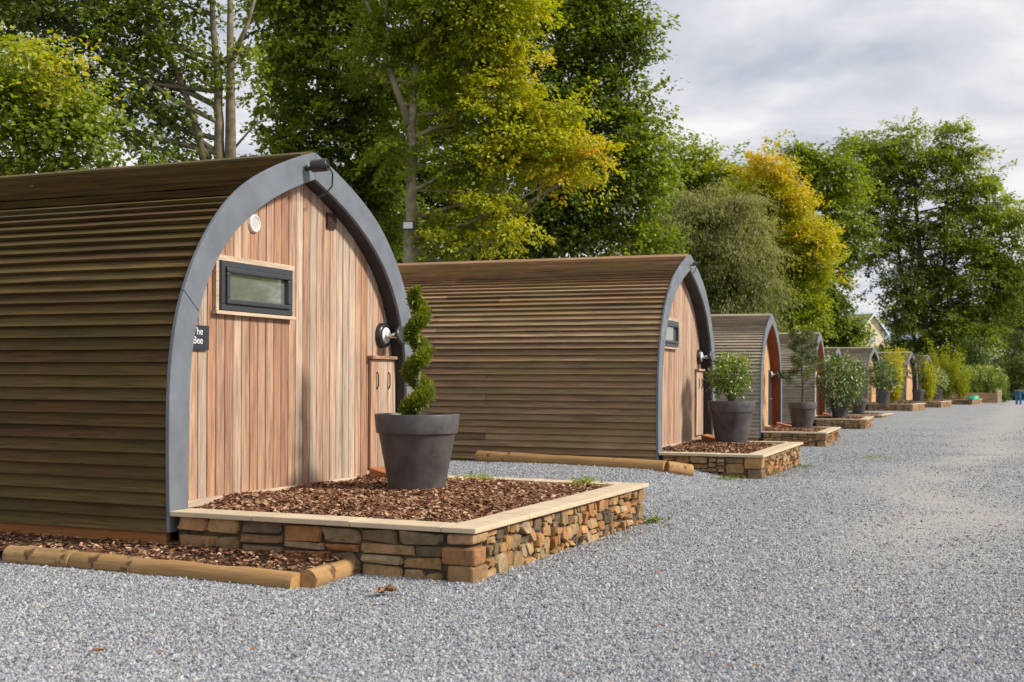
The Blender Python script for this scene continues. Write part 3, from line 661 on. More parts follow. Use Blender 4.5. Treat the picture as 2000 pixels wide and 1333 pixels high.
# loose stones thin out with distance and in the two worn wheel tracks, where finer grit is left
off_ = xx * .92 - yy * .39 + 1.1 + .55 * np.sin(yy * .45 + 1) + .3 * np.sin(yy * 1.3 + xx)
trk = np.exp(-((off_ - .1) / .8) ** 2) + np.exp(-((off_ - 2.2) / .8) ** 2)
pr = (1 - .93 * np.clip(trk, 0, 1) * np.clip((yy - 5) / 5, 0, 1)) * np.clip((36 - yy) / 20, 0, 1) ** .8
kp = rng.uniform(size=len(xx)) < pr; xx, yy, zz = xx[kp], yy[kp], zz[kp]
sz = rng.gamma(6, 1 / 6, len(xx)) * .0046 * (1 + .03 * (yy - 5))
scatter('gravel', np.column_stack([xx, yy, zz + sz * .25]), sz, 'gstone', 'stone', 6, None, .62, label='loose grey gravel chippings covering the drive', category='gravel', kind='stuff')

# ---------------------------------------------------------------- pots
def pot_mesh(s=1.0):
    r = .31 * s; h = .555 * s
    prof = [(0, 0), (r * .62, 0), (r * .66, .012), (r * .90, h * .745), (r * .905, h * .75), (r * .955, h * .752), (r * .962, h * .765), (r, h * .985), (r * .99, h), (r * .93, h), (r * .91, h * .98), (r * .88, h * .86), (0, h * .87)]
    mb = MB().lathe(prof, 48); return mb
pot_me = None
def make_pot(k, x, y, label, s=1.0, ground=None):
    global pot_me
    p = P(k, x, y, .012 if k < 9 else 0)
    pt_ = empty('plant_pot', p, rng.uniform(0, 6), label=label, category='pot', group='charcoal plant pots on the planters')
    if pot_me is None:
        o = pot_mesh().build('pot_body', 'pot', pt_, True); pot_me = o.data
        md = pot_me; md.set_sharp_from_angle(angle=R(35))
    else: o = linkm('pot_body', pot_me, None, pt_)
    o.scale = (s, s, s)
    so_ = MB().lathe([(0, .487 * s), (.275 * s, .484 * s)], 24).build('soil', 'soil', pt_)
    return p + Vector((0, 0, .485 * s))

def shrub(name, base, h, rad, nl, ls, mat, label, cat, group, tint=(.15, .6), white=0, stems=7, zc=.62, flat=1.0, width=.5):
    t_ = empty(name, base, 0, label=label, category=cat, group=group)
    mb = MB(); ends = []
    for i in range(stems):
        a = i * 2.4 + rng.uniform(-.4, .4); r_ = rad * rng.uniform(.25, .75); top = Vector((math.cos(a) * r_, math.sin(a) * r_, h * rng.uniform(.5, .95)))
        pts = [Vector((math.cos(a) * .02, math.sin(a) * .02, -.02)), top * .35 + Vector((0, 0, .04)), top * .7, top]
        mb.tube(pts, [.011, .009, .006, .003], 6); ends.append(top)
    mb.build('stems', 'bark', t_)
    nc = max(12, nl // 26)
    d = rv(nc); rr = rng.uniform(.35, 1, nc) ** .6
    cen = d * rr[:, None] * np.array([rad, rad, h * (1 - zc) * flat]) + np.array([0, 0, h * zc])
    per = nl // nc; cc = np.repeat(cen, per, 0); dd = np.repeat(d, per, 0); n = len(cc)
    off = rng.normal(size=(n, 3)) * rad * .16; Pp = cc + off
    Nn = dd * .6 + np.array([0, 0, .7]) + rng.normal(size=(n, 3)) * .45; D = dd + rng.normal(size=(n, 3)) * .8
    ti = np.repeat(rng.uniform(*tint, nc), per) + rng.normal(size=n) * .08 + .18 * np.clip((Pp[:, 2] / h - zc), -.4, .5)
    if white: ti = np.where(rng.uniform(size=n) < white, rng.uniform(.85, 1, n), ti)
    leaves('foliage', Pp, Nn, D, rng.uniform(.7, 1.25, n) * ls, width, ti, mat, t_)
    return t_

def spiral(base, h, tube, amp, turns, nl, label, tint=(.3, .75), ph=0):
    t_ = empty('spiral_topiary', base, 0, label=label, category='topiary', group='spiral topiaries')
    MB().tube([(0, 0, -.02), (.01, 0, h * .4), (0, 0.01, h * .97)], [.02, .016, .007], 8).build('stem', 'bark_pale', t_, True)
    u = rng.uniform(0, 1, nl); a = ph + u * turns * 2 * math.pi; tp = 1 - .42 * u; tp = tp * np.clip((1.02 - u) / .1, .25, 1) * np.clip((u + .05) / .1, .55, 1)
    c = np.stack([np.cos(a) * amp * tp, np.sin(a) * amp * tp, .05 + u * (h - .06)], 1)
    d = rv(nl); rr = rng.uniform(.6, 1, nl) ** .5
    Pp = c + d * (rr * tube * tp)[:, None] * np.array([1, 1, .92])
    D = d * .8 + np.array([0, 0, .35]) + rng.normal(size=(nl, 3)) * .35; Nn = rv(nl)
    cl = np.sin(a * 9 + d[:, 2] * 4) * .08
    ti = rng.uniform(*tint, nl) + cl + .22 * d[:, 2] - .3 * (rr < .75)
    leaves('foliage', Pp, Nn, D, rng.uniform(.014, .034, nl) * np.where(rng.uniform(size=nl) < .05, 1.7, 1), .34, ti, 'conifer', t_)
    return t_

def pine(base, h, nl, label):
    t_ = empty('potted_pine', base, 0, label=label, category='pine', group='young pines in pots')
    mb = MB(); tr = [(0, 0, -.03), (.02, .01, h * .3), (-.02, 0, h * .6), (0, .02, h * .97)]; mb.tube(tr, [.024, .02, .013, .005], 8)
    tips = []
    for i in range(19):
        u = .22 + .76 * (i / 18); a = i * 2.4; ln = h * .34 * (1.12 - u) + .10; z = u * h
        if rng.uniform() < .15: ln *= .5
        e_ = Vector((math.cos(a) * ln, math.sin(a) * ln, z + ln * .45)); mb.tube([(0, 0, z), Vector((math.cos(a) * ln * .5, math.sin(a) * ln * .5, z + ln * .12)), e_], [.008, .006, .003], 5)
        for q in (.45, .7, .9, 1.0): tips.append(Vector((0, 0, z)).lerp(e_, q) + Vector(rng.normal(size=3) * .03))
    mb.build('trunk', 'bark_dark', t_)
    tips = np.array(tips); per = int(nl * .62) // len(tips); cc = np.repeat(tips, per, 0); n = len(cc); d = rv(n); d[:, 2] = np.abs(d[:, 2]) * .8 + .1
    leaves('needles', cc + rng.normal(size=(n, 3)) * .03, rv(n), d, rng.uniform(.06, .12, n), .05, np.repeat(rng.uniform(.35, .95, len(tips)), per) + rng.normal(size=n) * .12, 'needle', t_)
    return t_

def bamboo(base, h, rad, nl, label, tint=(.2, .9)):
    t_ = empty('bamboo_clump', base, 0, label=label, category='bamboo', group='bamboo clumps at the far planters')
    mb = MB(); pts = []
    for i in range(22):
        a = rng.uniform(0, 6.28); r0 = rng.uniform(0, rad * .35); ln = h * rng.uniform(.6, 1.05); lean = rng.uniform(.1, .9) * rad
        f_ = lambda u, a=a, r0=r0, ln=ln, lean=lean: Vector((math.cos(a) * (r0 + lean * u ** 2.2), math.sin(a) * (r0 + lean * u ** 2.2), ln * u))
        mb.tube([f_(u) for u in (0, .35, .7, 1)], [.008, .007, .005, .002], 5)
        pts += [f_(u) for u in rng.uniform(.15, 1.0, nl // 22)]
    mb.build('canes', 'cane', t_)
    c = np.array([list(p) for p in pts]); n = len(c); d = rng.normal(size=(n, 3)); d[:, 2] = -.25 + .5 * rng.normal(size=n)
    leaves('foliage', c + rng.normal(size=(n, 3)) * .10, np.array([0, 0, 1.]) + rng.normal(size=(n, 3)) * .5, d, rng.uniform(.10, .20, n), .16, rng.uniform(*tint, n), 'bambooleaf', t_)
    return t_

def podxy(k, X_, Y_):        # eye-height survey units -> local metres on pod k
    v = pods[k].matrix_basis.inverted() @ Vector((X_ * U, Y_ * U, 0)); return v.x, v.y
b1 = make_pot(1, *podxy(1, -.615, 7.98), 'charcoal pot with the large spiral topiary, nearest in the row', .98)
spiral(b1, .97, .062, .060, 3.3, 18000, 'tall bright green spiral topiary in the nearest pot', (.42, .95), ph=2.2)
b2 = make_pot(2, *podxy(2, 2.62, 14.66), 'charcoal pot with a round leafy shrub, second in the row')
shrub('potted_shrub', b2, .66, .29, 2600, .05, 'glossleaf', 'round leafy green shrub on bare red stems, in the second pot', 'shrub', 'leafy shrubs in pots', (.35, .7), .10, 11, .62)
b3 = make_pot(3, *podxy(3, 5.62, 23.8), 'charcoal pot with the young pine, third in the row')
pine(b3, 1.5, 8000, 'young open branched pine in the third pot')
b4 = make_pot(4, *podxy(4, 8.41, 31.5), 'charcoal pot with the white flecked shrub, fourth in the row')
shrub('potted_shrub', b4, 1.30, .62, 5200, .075, 'glossleaf', 'tall cone shaped shrub with pale flecks, in the fourth pot', 'shrub', 'leafy shrubs in pots', (.1, .5), .13, 9, .42)
b5 = make_pot(5, *podxy(5, 11.42, 40.5), 'charcoal pot with the small dark spiral')
spiral(b5, 1.35, .13, .15, 2.2, 6000, 'small dark spiral topiary beside the white flecked shrub', (0, .35), .6)
b6 = make_pot(6, *podxy(6, 14.35, 47.5), 'small charcoal pot before the sixth pod, beside yellow bamboo')
shrub('potted_shrub', b6, 1.35, .6, 3600, .085, 'glossleaf', 'white flecked shrub left of the first yellow bamboo', 'shrub', 'leafy shrubs in pots', (.1, .5), .18, 8, .5)
b7 = make_pot(7, *podxy(7, 18.03, 54.5), 'small charcoal pot with far pine before the seventh pod')
pine(b7, 1.75, 5000, 'dark far pine in a pot between bamboo clumps')
b8 = make_pot(8, *podxy(8, 20.75, 60.0), 'farthest charcoal pot, half hidden by bamboo', 1.0)
shrub('potted_shrub', b8, 1.05, .55, 2600, .09, 'glossleaf', 'round pale variegated shrub in the farthest pot', 'shrub', 'leafy shrubs in pots', (.3, .6), .35, 7, .5)
bamboo(P(6, *podxy(6, 15.22, 49.0), 0), 2.4, .45, 3600, 'narrow yellow bamboo right of the white flecked far shrub', (.4, 1))
bamboo(P(7, *podxy(7, 18.55, 54.6), 0), 2.0, .6, 3600, 'low yellow bamboo behind the far pine pot', (.15, .8))
bamboo(P(8, *podxy(8, 21.9, 61.8), 0), 3.3, 1.1, 6000, 'tall lime green bamboo above the farthest pot', (0, .5))
bamboo(P(8, *podxy(8, 22.6, 61.6), 0), 1.9, .85, 2600, 'arching lime green bamboo between the tall bamboo and the hedge', (0, .5))

# ---------------------------------------------------------------- trees
def tree(name, label, Yd, trunk, r0, lobes, nclus, per, ls, mat='leaf', bark='bark', extra=(), group='trees behind the pods', clus=.30, width=.75, droop=0., depth=1.0, cat='tree', twigs=5, ground=True, updir=.75, seed=0):
    """trunk: [(px,py)...] from low to high; lobes: (px, py, rpx, tint[, dY])"""
    lr = np.random.default_rng(seed + 11)
    tp = [at(px, py, Yd) for px, py in trunk]
    base = Vector((tp[0].x, tp[0].y, ghz(tp[0].x, tp[0].y)))
    t_ = empty(name, base, 0, label=label, category=cat, group=group)
    mb = MB(); pts = [base - Vector((0, 0, .15))] + tp; n = len(pts)
    loc_ = lambda p: p - base
    full = []
    for i in range(n - 1):
        for q in range(4): full.append(pts[i].lerp(pts[i + 1], q / 4) + Vector(lr.normal(size=3) * r0 * .07))
    full.append(pts[-1]); m_ = len(full)
    rad = [r0 * (1.25 if i == 0 else 1) * (1 - .72 * i / (m_ - 1)) for i in range(m_)]
    mb.tube([loc_(p) for p in full], rad, 12)
    for ex in extra:                                   # further stems/forks given in the photograph: ((px,py)...), r
        pe = [at(px, py, Yd + (q_[0] if (q_ := ex[2:]) else 0)) for px, py in ex[0]]
        mb.tube([loc_(p) for p in pe], [ex[1] * (1 - .65 * i / (len(pe) - 1)) for i in range(len(pe))], 8)
    PP, NN, DD, TT = [], [], [], []
    tot = sum(l[2] ** 2 for l in lobes)
    for l in lobes:
        px, py, rp, tint = l[:4]; dY = l[4] if len(l) > 4 else lr.uniform(-.5, .5) * rp / FPX * Yd * 1.2 * depth
        Yl = Yd + dY; c = at(px, py, Yl); r = rp / FPX * Yl
        # limb from the trunk, joining it below the lobe
        best = min(full, key=lambda p: abs(p.z - (c.z - .55 * (Vector((p.x, p.y, 0)) - Vector((c.x, c.y, 0))).length)) + .2 * (p - c).length)
        bi = full.index(best); rl = max(.02, min(rad[bi] * .55, .02 + r * .05)); dv = c - best
        mid = best + dv * .5 + Vector((0, 0, -.08 * dv.length)) + Vector(lr.normal(size=3) * .06 * dv.length)
        lp = [best, best.lerp(mid, .5) + Vector(lr.normal(size=3) * .03 * dv.length), mid, mid.lerp(c, .55) + Vector(lr.normal(size=3) * .04 * dv.length), c]
        mb.tube([loc_(p) for p in lp], [rl, rl * .85, rl * .65, rl * .45, rl * .25], 6, False)
        nc = max(5, int(nclus * rp * rp / tot))
        d = lr.normal(size=(nc, 3)); d /= np.linalg.norm(d, axis=1, keepdims=True); rr = lr.uniform(.15, 1.12, nc) ** .55
        ns_ = max(3, int(5 + lr.integers(0, 4))); sd_ = lr.normal(size=(ns_, 3)); sd_ /= np.linalg.norm(sd_, axis=1, keepdims=True)
        sub = sd_ * (r * lr.uniform(.45, .95, ns_))[:, None] * np.array([1, depth, .85]); pick = lr.integers(0, ns_, nc); sr_ = r * lr.uniform(.42, .68, ns_)
        cen = np.array(c) + sub[pick] + d * (rr * sr_[pick])[:, None] * np.array([1.1, 1.1, .6])
        loose = lr.uniform(size=nc) < .38; cen[loose] = (np.array(c) + d * (rr * r)[:, None] * np.array([1, depth, .85]))[loose]
        d = d * .6 + sd_[pick] * .5; d /= np.linalg.norm(d, axis=1, keepdims=True)
        for q in range(min(twigs, nc)):
            e_ = Vector(cen[q]); mm = c.lerp(e_, .5) + Vector(lr.normal(size=3) * r * .1)
            mb.tube([loc_(c.lerp(best, .12)), loc_(mm), loc_(e_)], [rl * .35, rl * .22, .006], 4, False)
        pk = np.maximum(3, (per * lr.uniform(.4, 1.6, nc)).astype(int)); cc = np.repeat(cen, pk, 0); dd = np.repeat(d, pk, 0); m = len(cc)
        # a cluster is a fan of leafy twigs growing out and slightly down from its point
        tdir = d * [1, 1, .35] + lr.normal(size=(nc, 3)) * .45; tdir[:, 2] -= .12 + droop; tdir /= np.linalg.norm(tdir, axis=1, keepdims=True)
        tl = clus * lr.uniform(1.1, 2.6, nc); side = np.cross(tdir, [0, 0, 1.]); side /= np.maximum(np.linalg.norm(side, axis=1, keepdims=True), .05)
        td, sd2, tlr = np.repeat(tdir, pk, 0), np.repeat(side, pk, 0), np.repeat(tl, pk)
        u_ = lr.uniform(-.25, 1, m); w_ = lr.normal(size=m) * .27 * (1.1 - .65 * np.clip(u_, 0, 1))
        lean = np.repeat(lr.normal(size=nc) * .35, pk)
        off = td * (u_ * tlr)[:, None] + sd2 * (w_ * tlr)[:, None] + np.array([0, 0, 1.]) * ((lean * w_ + lr.normal(size=m) * .07 - .12 * np.clip(u_, 0, 1) ** 2) * tlr)[:, None]
        PP.append(cc + off)
        NN.append(np.array([0, 0, updir]) + dd * .3 + np.array(sdir) * .3 + lr.normal(size=(m, 3)) * .38)
        dr = td * .6 + sd2 * (np.sign(w_) * .7)[:, None] + lr.normal(size=(m, 3)) * .4; dr[:, 2] -= .2 + max(0, droop) * 1.2; DD.append(dr)
        TT.append(np.repeat(tint + (.1 if tint < .5 else .0) + lr.normal(size=nc) * .07, pk) + lr.normal(size=m) * .05)
    mb.build('trunk', bark, t_, True)
    Pp = np.concatenate(PP) - np.array(base); n = len(Pp)
    leaves('crown', Pp, np.concatenate(NN), np.concatenate(DD), lr.uniform(.65, 1.3, n) * ls, width, np.concatenate(TT), mat, t_)
    return t_
G = .22
tree('sycamore_tree', 'tall dark green tree with twin grey trunks above the nearest pod roof', 19,
     [(427, 420), (427, 300), (424, 180), (414, 60), (405, -60)], .115,
     [(-60, 30, 90, .2), (40, 30, 100, .2), (130, 55, 90, .22), (215, 25, 85, .2), (300, 65, 80, .2), (110, 5, 80, .15), (375, 5, 60, .2), (255, 130, 85, .18), (335, 160, 80, .2), (190, 190, 75, .2), (280, 225, 70, .2), (372, 145, 48, .24), (350, 265, 42, .2), (300, 285, 45, .22), (445, 128, 34, .34), (240, 265, 40, .2), (478, 90, 24, .36), (160, 120, 70, .18), (60, -60, 110, .2), (250, -60, 120, .2), (420, -70, 60, .25)],
     560, 38, .09, extra=(([(448, 420), (448, 250), (447, 120), (446, -60)], .11), ([(400, 330), (385, 260), (362, 190), (330, 110), (300, 40)], .075), ([(408, 310), (370, 250), (300, 190), (220, 130)], .05), ([(452, 110), (480, 50), (500, -20)], .05), ([(447, 300), (490, 250), (520, 230)], .022)), bark='bark', seed=1)
tree('maple_tree', 'yellowing maple at the left edge above the nearest pod roof', 14.5,
     [(-60, 420), (-50, 330), (-20, 230), (30, 150)], .10,
     [(15, 125, 50, 0.48), (75, 120, 42, 0.66), (122, 142, 34, 0.82), (50, 185, 60, 0.40), (120, 200, 45, 0.45), (155, 215, 32, 0.50), (30, 250, 60, 0.32), (110, 262, 50, 0.30), (165, 262, 30, 0.32), (-30, 190, 70, 0.40), (10, 305, 45, 0.35), (80, 300, 30, 0.32), (140, 318, 36, 0.30), (215, 322, 34, 0.24), (60, 330, 20, 0.30)],
     400, 32, .072, seed=2, clus=.34)
tree('beech_tree', 'pale trunked beech with lime and golden leaves, floodlight on its trunk', 25,
     [(799, 520), (803, 420), (801, 320), (803, 225), (815, 100), (824, -60)], .165,
     [(905, 20, 75, 0.60), (980, 25, 70, 0.68), (930, 100, 75, 0.62), (1005, 120, 55, 0.74), (880, 160, 60, 0.54), (960, 190, 70, 0.66), (1020, 215, 45, 0.76), (890, 245, 50, 0.57), (970, 275, 65, 0.62), (1040, 285, 55, 0.68), (1100, 300, 48, 0.74), (1150, 290, 38, 0.82), (1095, 215, 36, 0.70), (1120, 345, 30, 0.80), (890, 325, 48, 0.52), (970, 340, 50, 0.60), (880, 425, 52, 0.54), (950, 420, 48, 0.64), (985, 440, 35, 0.74), (850, 475, 38, 0.47), (910, 480, 30, 0.62), (840, 60, 55, 0.45), (850, -50, 90, 0.52), (960, -50, 90, 0.64), (760, 60, 55, 0.39), (720, 110, 50, 0.39), (770, 290, 40, 0.39)],
     1500, 62, .088, bark='bark_pale', extra=(([(797, 245), (778, 190), (755, 130), (735, 60), (700, -30)], .085), ([(790, 225), (770, 175), (752, 120), (748, 40), (756, -30)], .05), ([(812, 190), (850, 168), (920, 165)], .022), ([(800, 390), (780, 388), (752, 365)], .014)), width=.62, seed=3)
tree('sycamore_tree', 'broad mid green tree left of the pale beech trunk', 27,
     [(690, 520), (700, 420), (700, 300), (690, 150), (680, -20)], .15,
     [(560, 20, 70, .3), (640, 40, 75, .36), (545, 95, 50, .42), (610, 120, 70, .34), (690, 150, 60, .3), (560, 190, 55, .36), (630, 220, 65, .32), (700, 250, 60, .28), (545, 245, 40, .32), (600, 285, 55, .32), (670, 330, 60, .3), (730, 340, 50, .3), (720, 420, 55, .28), (660, 400, 50, .3), (760, 470, 50, .3), (750, 400, 40, .35), (540, 300, 32, .34), (600, 340, 45, .3), (700, -40, 90, .35), (580, -60, 90, .34), (760, 180, 50, .3)],
     1100, 50, .11, bark='bark_dark', seed=4)
tree('lime_tree', 'very tall dark green tree against the sky right of the golden beech', 33,
     [(1075, 530), (1080, 400), (1085, 250), (1090, 80), (1095, -80)], .24,
     [(1060, 30, 70, .2), (1130, 20, 65, .22), (1190, 30, 55, .24), (1240, 40, 32, .28), (1100, 100, 70, .2), (1170, 95, 55, .22), (1230, 95, 44, .26), (1255, 105, 22, .3), (1120, 170, 70, .2), (1180, 140, 45, .24), (1150, 240, 65, .24), (1210, 225, 50, .3), (1255, 200, 28, .36), (1200, 290, 60, .3), (1250, 290, 45, .36), (1290, 260, 24, .4), (1140, 330, 70, .22), (1210, 370, 65, .26), (1270, 340, 50, .34), (1080, 400, 75, .16), (1160, 430, 70, .2), (1050, 300, 70, .16), (1230, 450, 60, .24), (1240, 480, 45, .42), (1010, 430, 60, .16), (1100, 480, 70, .16), (1020, 200, 60, .18), (1120, -60, 90, .2), (1020, 480, 50, .18)],
     1400, 52, .12, bark='bark_dark', clus=.45, seed=5)
tree('dark_tree', 'dark shaded tree filling the gap behind the pale beech trunk', 36,
     [(880, 540), (885, 400), (890, 250), (890, 60)], .2,
     [(760, 300, 80, .1), (850, 250, 80, .1), (920, 350, 90, .12), (840, 380, 80, .1), (780, 430, 80, .1), (900, 460, 80, .12), (980, 430, 80, .1), (740, 500, 60, .12), (860, 120, 90, .14), (780, 150, 80, .14), (960, 120, 90, .14), (960, 520, 60, .1), (1040, 500, 60, .1), (820, 500, 60, .1)],
     700, 34, .17, bark='bark_dark', clus=.5, seed=6)
tree('willow_tree', 'soft olive willow with fine drooping leaves above the second pod', 40,
     [(1400, 700), (1400, 560), (1395, 450)], .17,
     [(1325, 415, 52, .7), (1385, 400, 46, .75), (1435, 425, 50, .7), (1290, 430, 36, .75), (1350, 480, 60, .6), (1420, 480, 60, .65), (1475, 490, 45, .55), (1390, 550, 55, .45), (1450, 560, 55, .5), (1490, 555, 32, .5), (1420, 610, 50, .4), (1470, 610, 45, .42), (1310, 460, 40, .42), (1290, 490, 30, .5), (1330, 540, 45, .4)],
     1300, 70, .12, 'olive', 'bark_dark', width=.32, droop=.6, clus=.5, seed=7)
tree('hornbeam_tree', 'golden yellow upright tree between the willow and the green trees', 46,
     [(1510, 720), (1508, 600), (1505, 480), (1495, 360)], .16,
     [(1488, 310, 24, 0.85), (1500, 340, 33, 0.86), (1478, 370, 40, 0.75), (1525, 375, 35, 0.83), (1495, 410, 47, 0.73), (1545, 415, 40, 0.79), (1510, 460, 50, 0.69), (1565, 460, 40, 0.77), (1590, 470, 31, 0.79), (1540, 505, 52, 0.65), (1590, 505, 31, 0.71), (1535, 555, 52, 0.59), (1580, 550, 33, 0.65), (1545, 600, 50, 0.53), (1515, 620, 45, 0.45), (1570, 605, 31, 0.53), (1500, 520, 42, 0.53), (1555, 640, 35, 0.43), (1460, 400, 33, 0.63)],
     1200, 56, .105, clus=.44, droop=-.35, seed=8)
tree('green_tree', 'mid green tree top between the olive willow and the golden tree', 52,
     [(1370, 720), (1370, 500), (1365, 380)], .2,
     [(1310, 320, 34, .36), (1350, 315, 36, .46), (1400, 335, 38, .46), (1440, 345, 30, .42), (1330, 360, 45, .3), (1390, 375, 45, .3), (1440, 385, 40, .3), (1300, 370, 40, .26), (1465, 350, 24, .5), (1320, 292, 14, .45), (1355, 285, 10, .45)],
     330, 34, .17, bark='bark_dark', clus=.5, seed=9)
tree('ash_tree', 'bright green tree between the golden tree and the big oak', 58,
     [(1615, 740), (1615, 560), (1610, 420)], .22,
     [(1545, 295, 26, .4), (1580, 305, 30, .42), (1600, 330, 34, .4), (1640, 320, 30, .44), (1570, 345, 34, .36), (1620, 365, 40, .38), (1660, 370, 28, .42), (1600, 400, 40, .34), (1650, 415, 34, .34), (1630, 460, 40, .26), (1660, 470, 34, .24), (1622, 520, 38, .2), (1608, 570, 40, .18), (1618, 590, 30, .2), (1620, 630, 45, .22), (1660, 640, 30, .42), (1590, 650, 45, .24), (1635, 670, 40, .36), (1600, 610, 30, .2)],
     800, 46, .155, bark='bark_dark', clus=.5, seed=10)
tree('oak_tree', 'large spreading oak with open crown at the right', 92,
     [(1810, 760), (1808, 640), (1800, 540), (1790, 440), (1785, 340)], .34,
     [(1668, 285, 30, .38), (1710, 285, 34, .4), (1760, 262, 34, .42), (1775, 300, 41, .36), (1720, 330, 44, .34), (1850, 262, 28, .42), (1845, 300, 41, .38), (1880, 320, 32, .4), (1800, 350, 41, .3), (1690, 380, 39, .32), (1750, 390, 46, .28), (1905, 360, 37, .4), (1935, 365, 23, .42), (1870, 400, 41, .32), (1920, 420, 41, .36), (1700, 440, 41, .24), (1770, 450, 48, .24), (1840, 460, 48, .28), (1900, 480, 46, .32), (1960, 420, 37, .4), (1990, 430, 28, .42), (1960, 490, 46, .34), (1720, 500, 46, .2), (1800, 520, 48, .22), (1870, 540, 48, .26), (1940, 545, 48, .28), (1990, 520, 41, .34), (1755, 560, 39, .18), (1780, 590, 44, .18), (1850, 600, 48, .22), (1920, 610, 48, .26), (1980, 580, 46, .28), (1880, 650, 46, .3), (1830, 655, 39, .26), (1760, 625, 30, .18), (1900, 690, 39, .34), (1860, 690, 30, .3), (1920, 660, 34, .38), (1780, 660, 28, .2), (1690, 330, 28, .36)],
     2000, 52, .22, bark='bark_dark', clus=.72, extra=(([(1790, 690), (1775, 600), (1755, 500), (1740, 400)], .16), ([(1815, 640), (1840, 540), (1850, 440), (1845, 330)], .15), ([(1850, 440), (1885, 400), (1900, 360)], .07), ([(1812, 600), (1880, 540), (1950, 500)], .10), ([(1755, 720), (1752, 660), (1745, 600)], .2, 3)), twigs=6, seed=12)
tree('grey_willow_tree', 'dull grey green drooping tree at the right edge', 98,
     [(1985, 780), (1985, 680), (1980, 600)], .2,
     [(1960, 590, 34, .35), (1990, 570, 36, .4), (1985, 620, 40, .32), (1950, 630, 34, .3), (2020, 600, 50, .34), (1975, 655, 34, .28), (2020, 650, 44, .26)],
     400, 60, .24, 'olive', 'bark_dark', width=.25, droop=.9, clus=.6, seed=13)
for i, (px, top, wd, Yd, lab) in enumerate(((1905, 655, 26, 88, 'dark pointed conifer left of the drooping tree'), (1952, 690, 22, 86, 'short dark conifer right of the laurel hedge'), (1988, 640, 26, 84, 'green conifer at the right frame edge'), (1870, 680, 26, 90, 'dark conifer behind the tall bamboo'))):
    lb = [(px + random.uniform(-4, 4), top + 14 + q * 15, wd * (.35 + .65 * q / 8), .18 + random.uniform(-.06, .08), 0) for q in range(9)]
    tree('conifer_tree', lab, Yd, [(px, 770), (px, top + 60), (px, top + 8)], .14, lb, 260, 40, .2, 'conifer', 'bark_dark', group='dark conifers at the end of the drive', clus=.5, width=.3, droop=.3, seed=20 + i)
for i, (px, py, rp, Yd, lab, ti) in enumerate(((1560, 690, 46, 62, 'dark undergrowth bush behind the third and fourth pods', .14), (1660, 690, 26, 85, 'dark bush left below the house gable', .3), (1730, 690, 40, 110, 'shaded bush below the house gable', .08), (1800, 705, 44, 105, 'shaded bush under the oak trunk', .06), (1865, 715, 44, 106, 'shaded bush behind the lime green bamboo', .05), (1935, 720, 46, 104, 'shaded bush behind the laurel hedge', .05), (2000, 725, 46, 102, 'shaded bush behind the blue table', .08), (1470, 660, 50, 60, 'dark bush behind the second pod arch', .12), (1300, 540, 50, 44, 'dark bush above the second pod roof', .18))):
    lb = [(px, py, rp, ti, 0), (px - rp * .7, py + 20, rp * .8, ti, 0), (px + rp * .7, py + 18, rp * .8, ti + .03, 0), (px - rp * .2, py + rp * .8, rp, ti, 0), (px + rp * .4, py + rp * .8, rp * .9, ti, 0)]
    tree('bush', lab, Yd, [(px, 770), (px, py + 20)], .1, lb, 340, 40, .2, bark='bark_dark', cat='bush', group='bushes behind the pods', clus=.5, seed=40 + i)

# the tree across the drive that the near window mirrors
tree('ash_tree', 'green tree across the drive, mirrored in the nearest pod window', 24,
     [(3500, 745), (3500, 600), (3490, 420)], .2, [(3350, 430, 160, .5), (3560, 380, 180, .45), (3700, 480, 150, .5), (3480, 560, 150, .4), (3280, 600, 110, .45), (3650, 620, 120, .4), (3100, 640, 110, .5), (2950, 660, 100, .4)], 420, 40, .16, group='trees across the drive', clus=.45, seed=60)

# floodlight strapped to the beech trunk
p = at(797, 441, 24.78)
fl = empty('floodlight', p, R(-12), label='small white floodlight mounted on the pale beech trunk', category='floodlight')
bevel(MB().box((-.125, -.05, -.09), (.125, .0, .09)).build('housing', 'frame', fl), .01)
MB().box((-.098, -.053, -.064), (.098, -.0505, .064)).build('lens', 'white', fl)
MB().box((-.02, .0, -.03), (.02, .09, .03)).build('bracket', 'darkmetal', fl)

# ---------------------------------------------------------------- laurel hedge, sleepers, bag, table, house
def hedge(name, lab, x0, x1, py0, py1, Yd, dep, n, ls, tint):
    a = at(x0, py1, Yd); b_ = at(x1, py0, Yd); base = Vector(((a.x + b_.x) / 2, Yd, ghz(a.x, Yd)))
    t_ = empty(name, base, 0, label=lab, category='hedge')
    hw, h_ = (b_.x - a.x) / 2, b_.z - base.z
    nc = n // 24; c = np.stack([rng.uniform(-1, 1, nc), rng.uniform(-1, 1, nc), rng.uniform(.02, 1, nc)], 1)
    rr = (np.abs(c[:, 0]) ** 3 + np.abs(c[:, 1]) ** 3 + c[:, 2] ** 3); c = c[rr < 1.25]; c = c * [hw, dep, h_]
    cc = np.repeat(c, 24, 0); m = len(cc); d = rv(m); d[:, 2] = np.abs(d[:, 2])
    MB().tube([(-hw * .3, 0, 0), (-hw * .25, 0, h_ * .7)], .05, 6).tube([(hw * .3, 0, 0), (hw * .25, 0, h_ * .7)], .05, 6).tube([(0, .1, 0), (.02, .1, h_ * .7)], .05, 6).build('stems', 'bark_dark', t_)
    ti = np.repeat(rng.uniform(*tint, len(c)), 24) + rng.normal(size=m) * .07 + .2 * (cc[:, 2] / h_ - .5)
    leaves('foliage', cc + rng.normal(size=(m, 3)) * .12, np.array([0, 0, .7]) + rng.normal(size=(m, 3)) * .5, d, rng.uniform(.7, 1.3, m) * ls, .42, ti, 'glossleaf', t_)
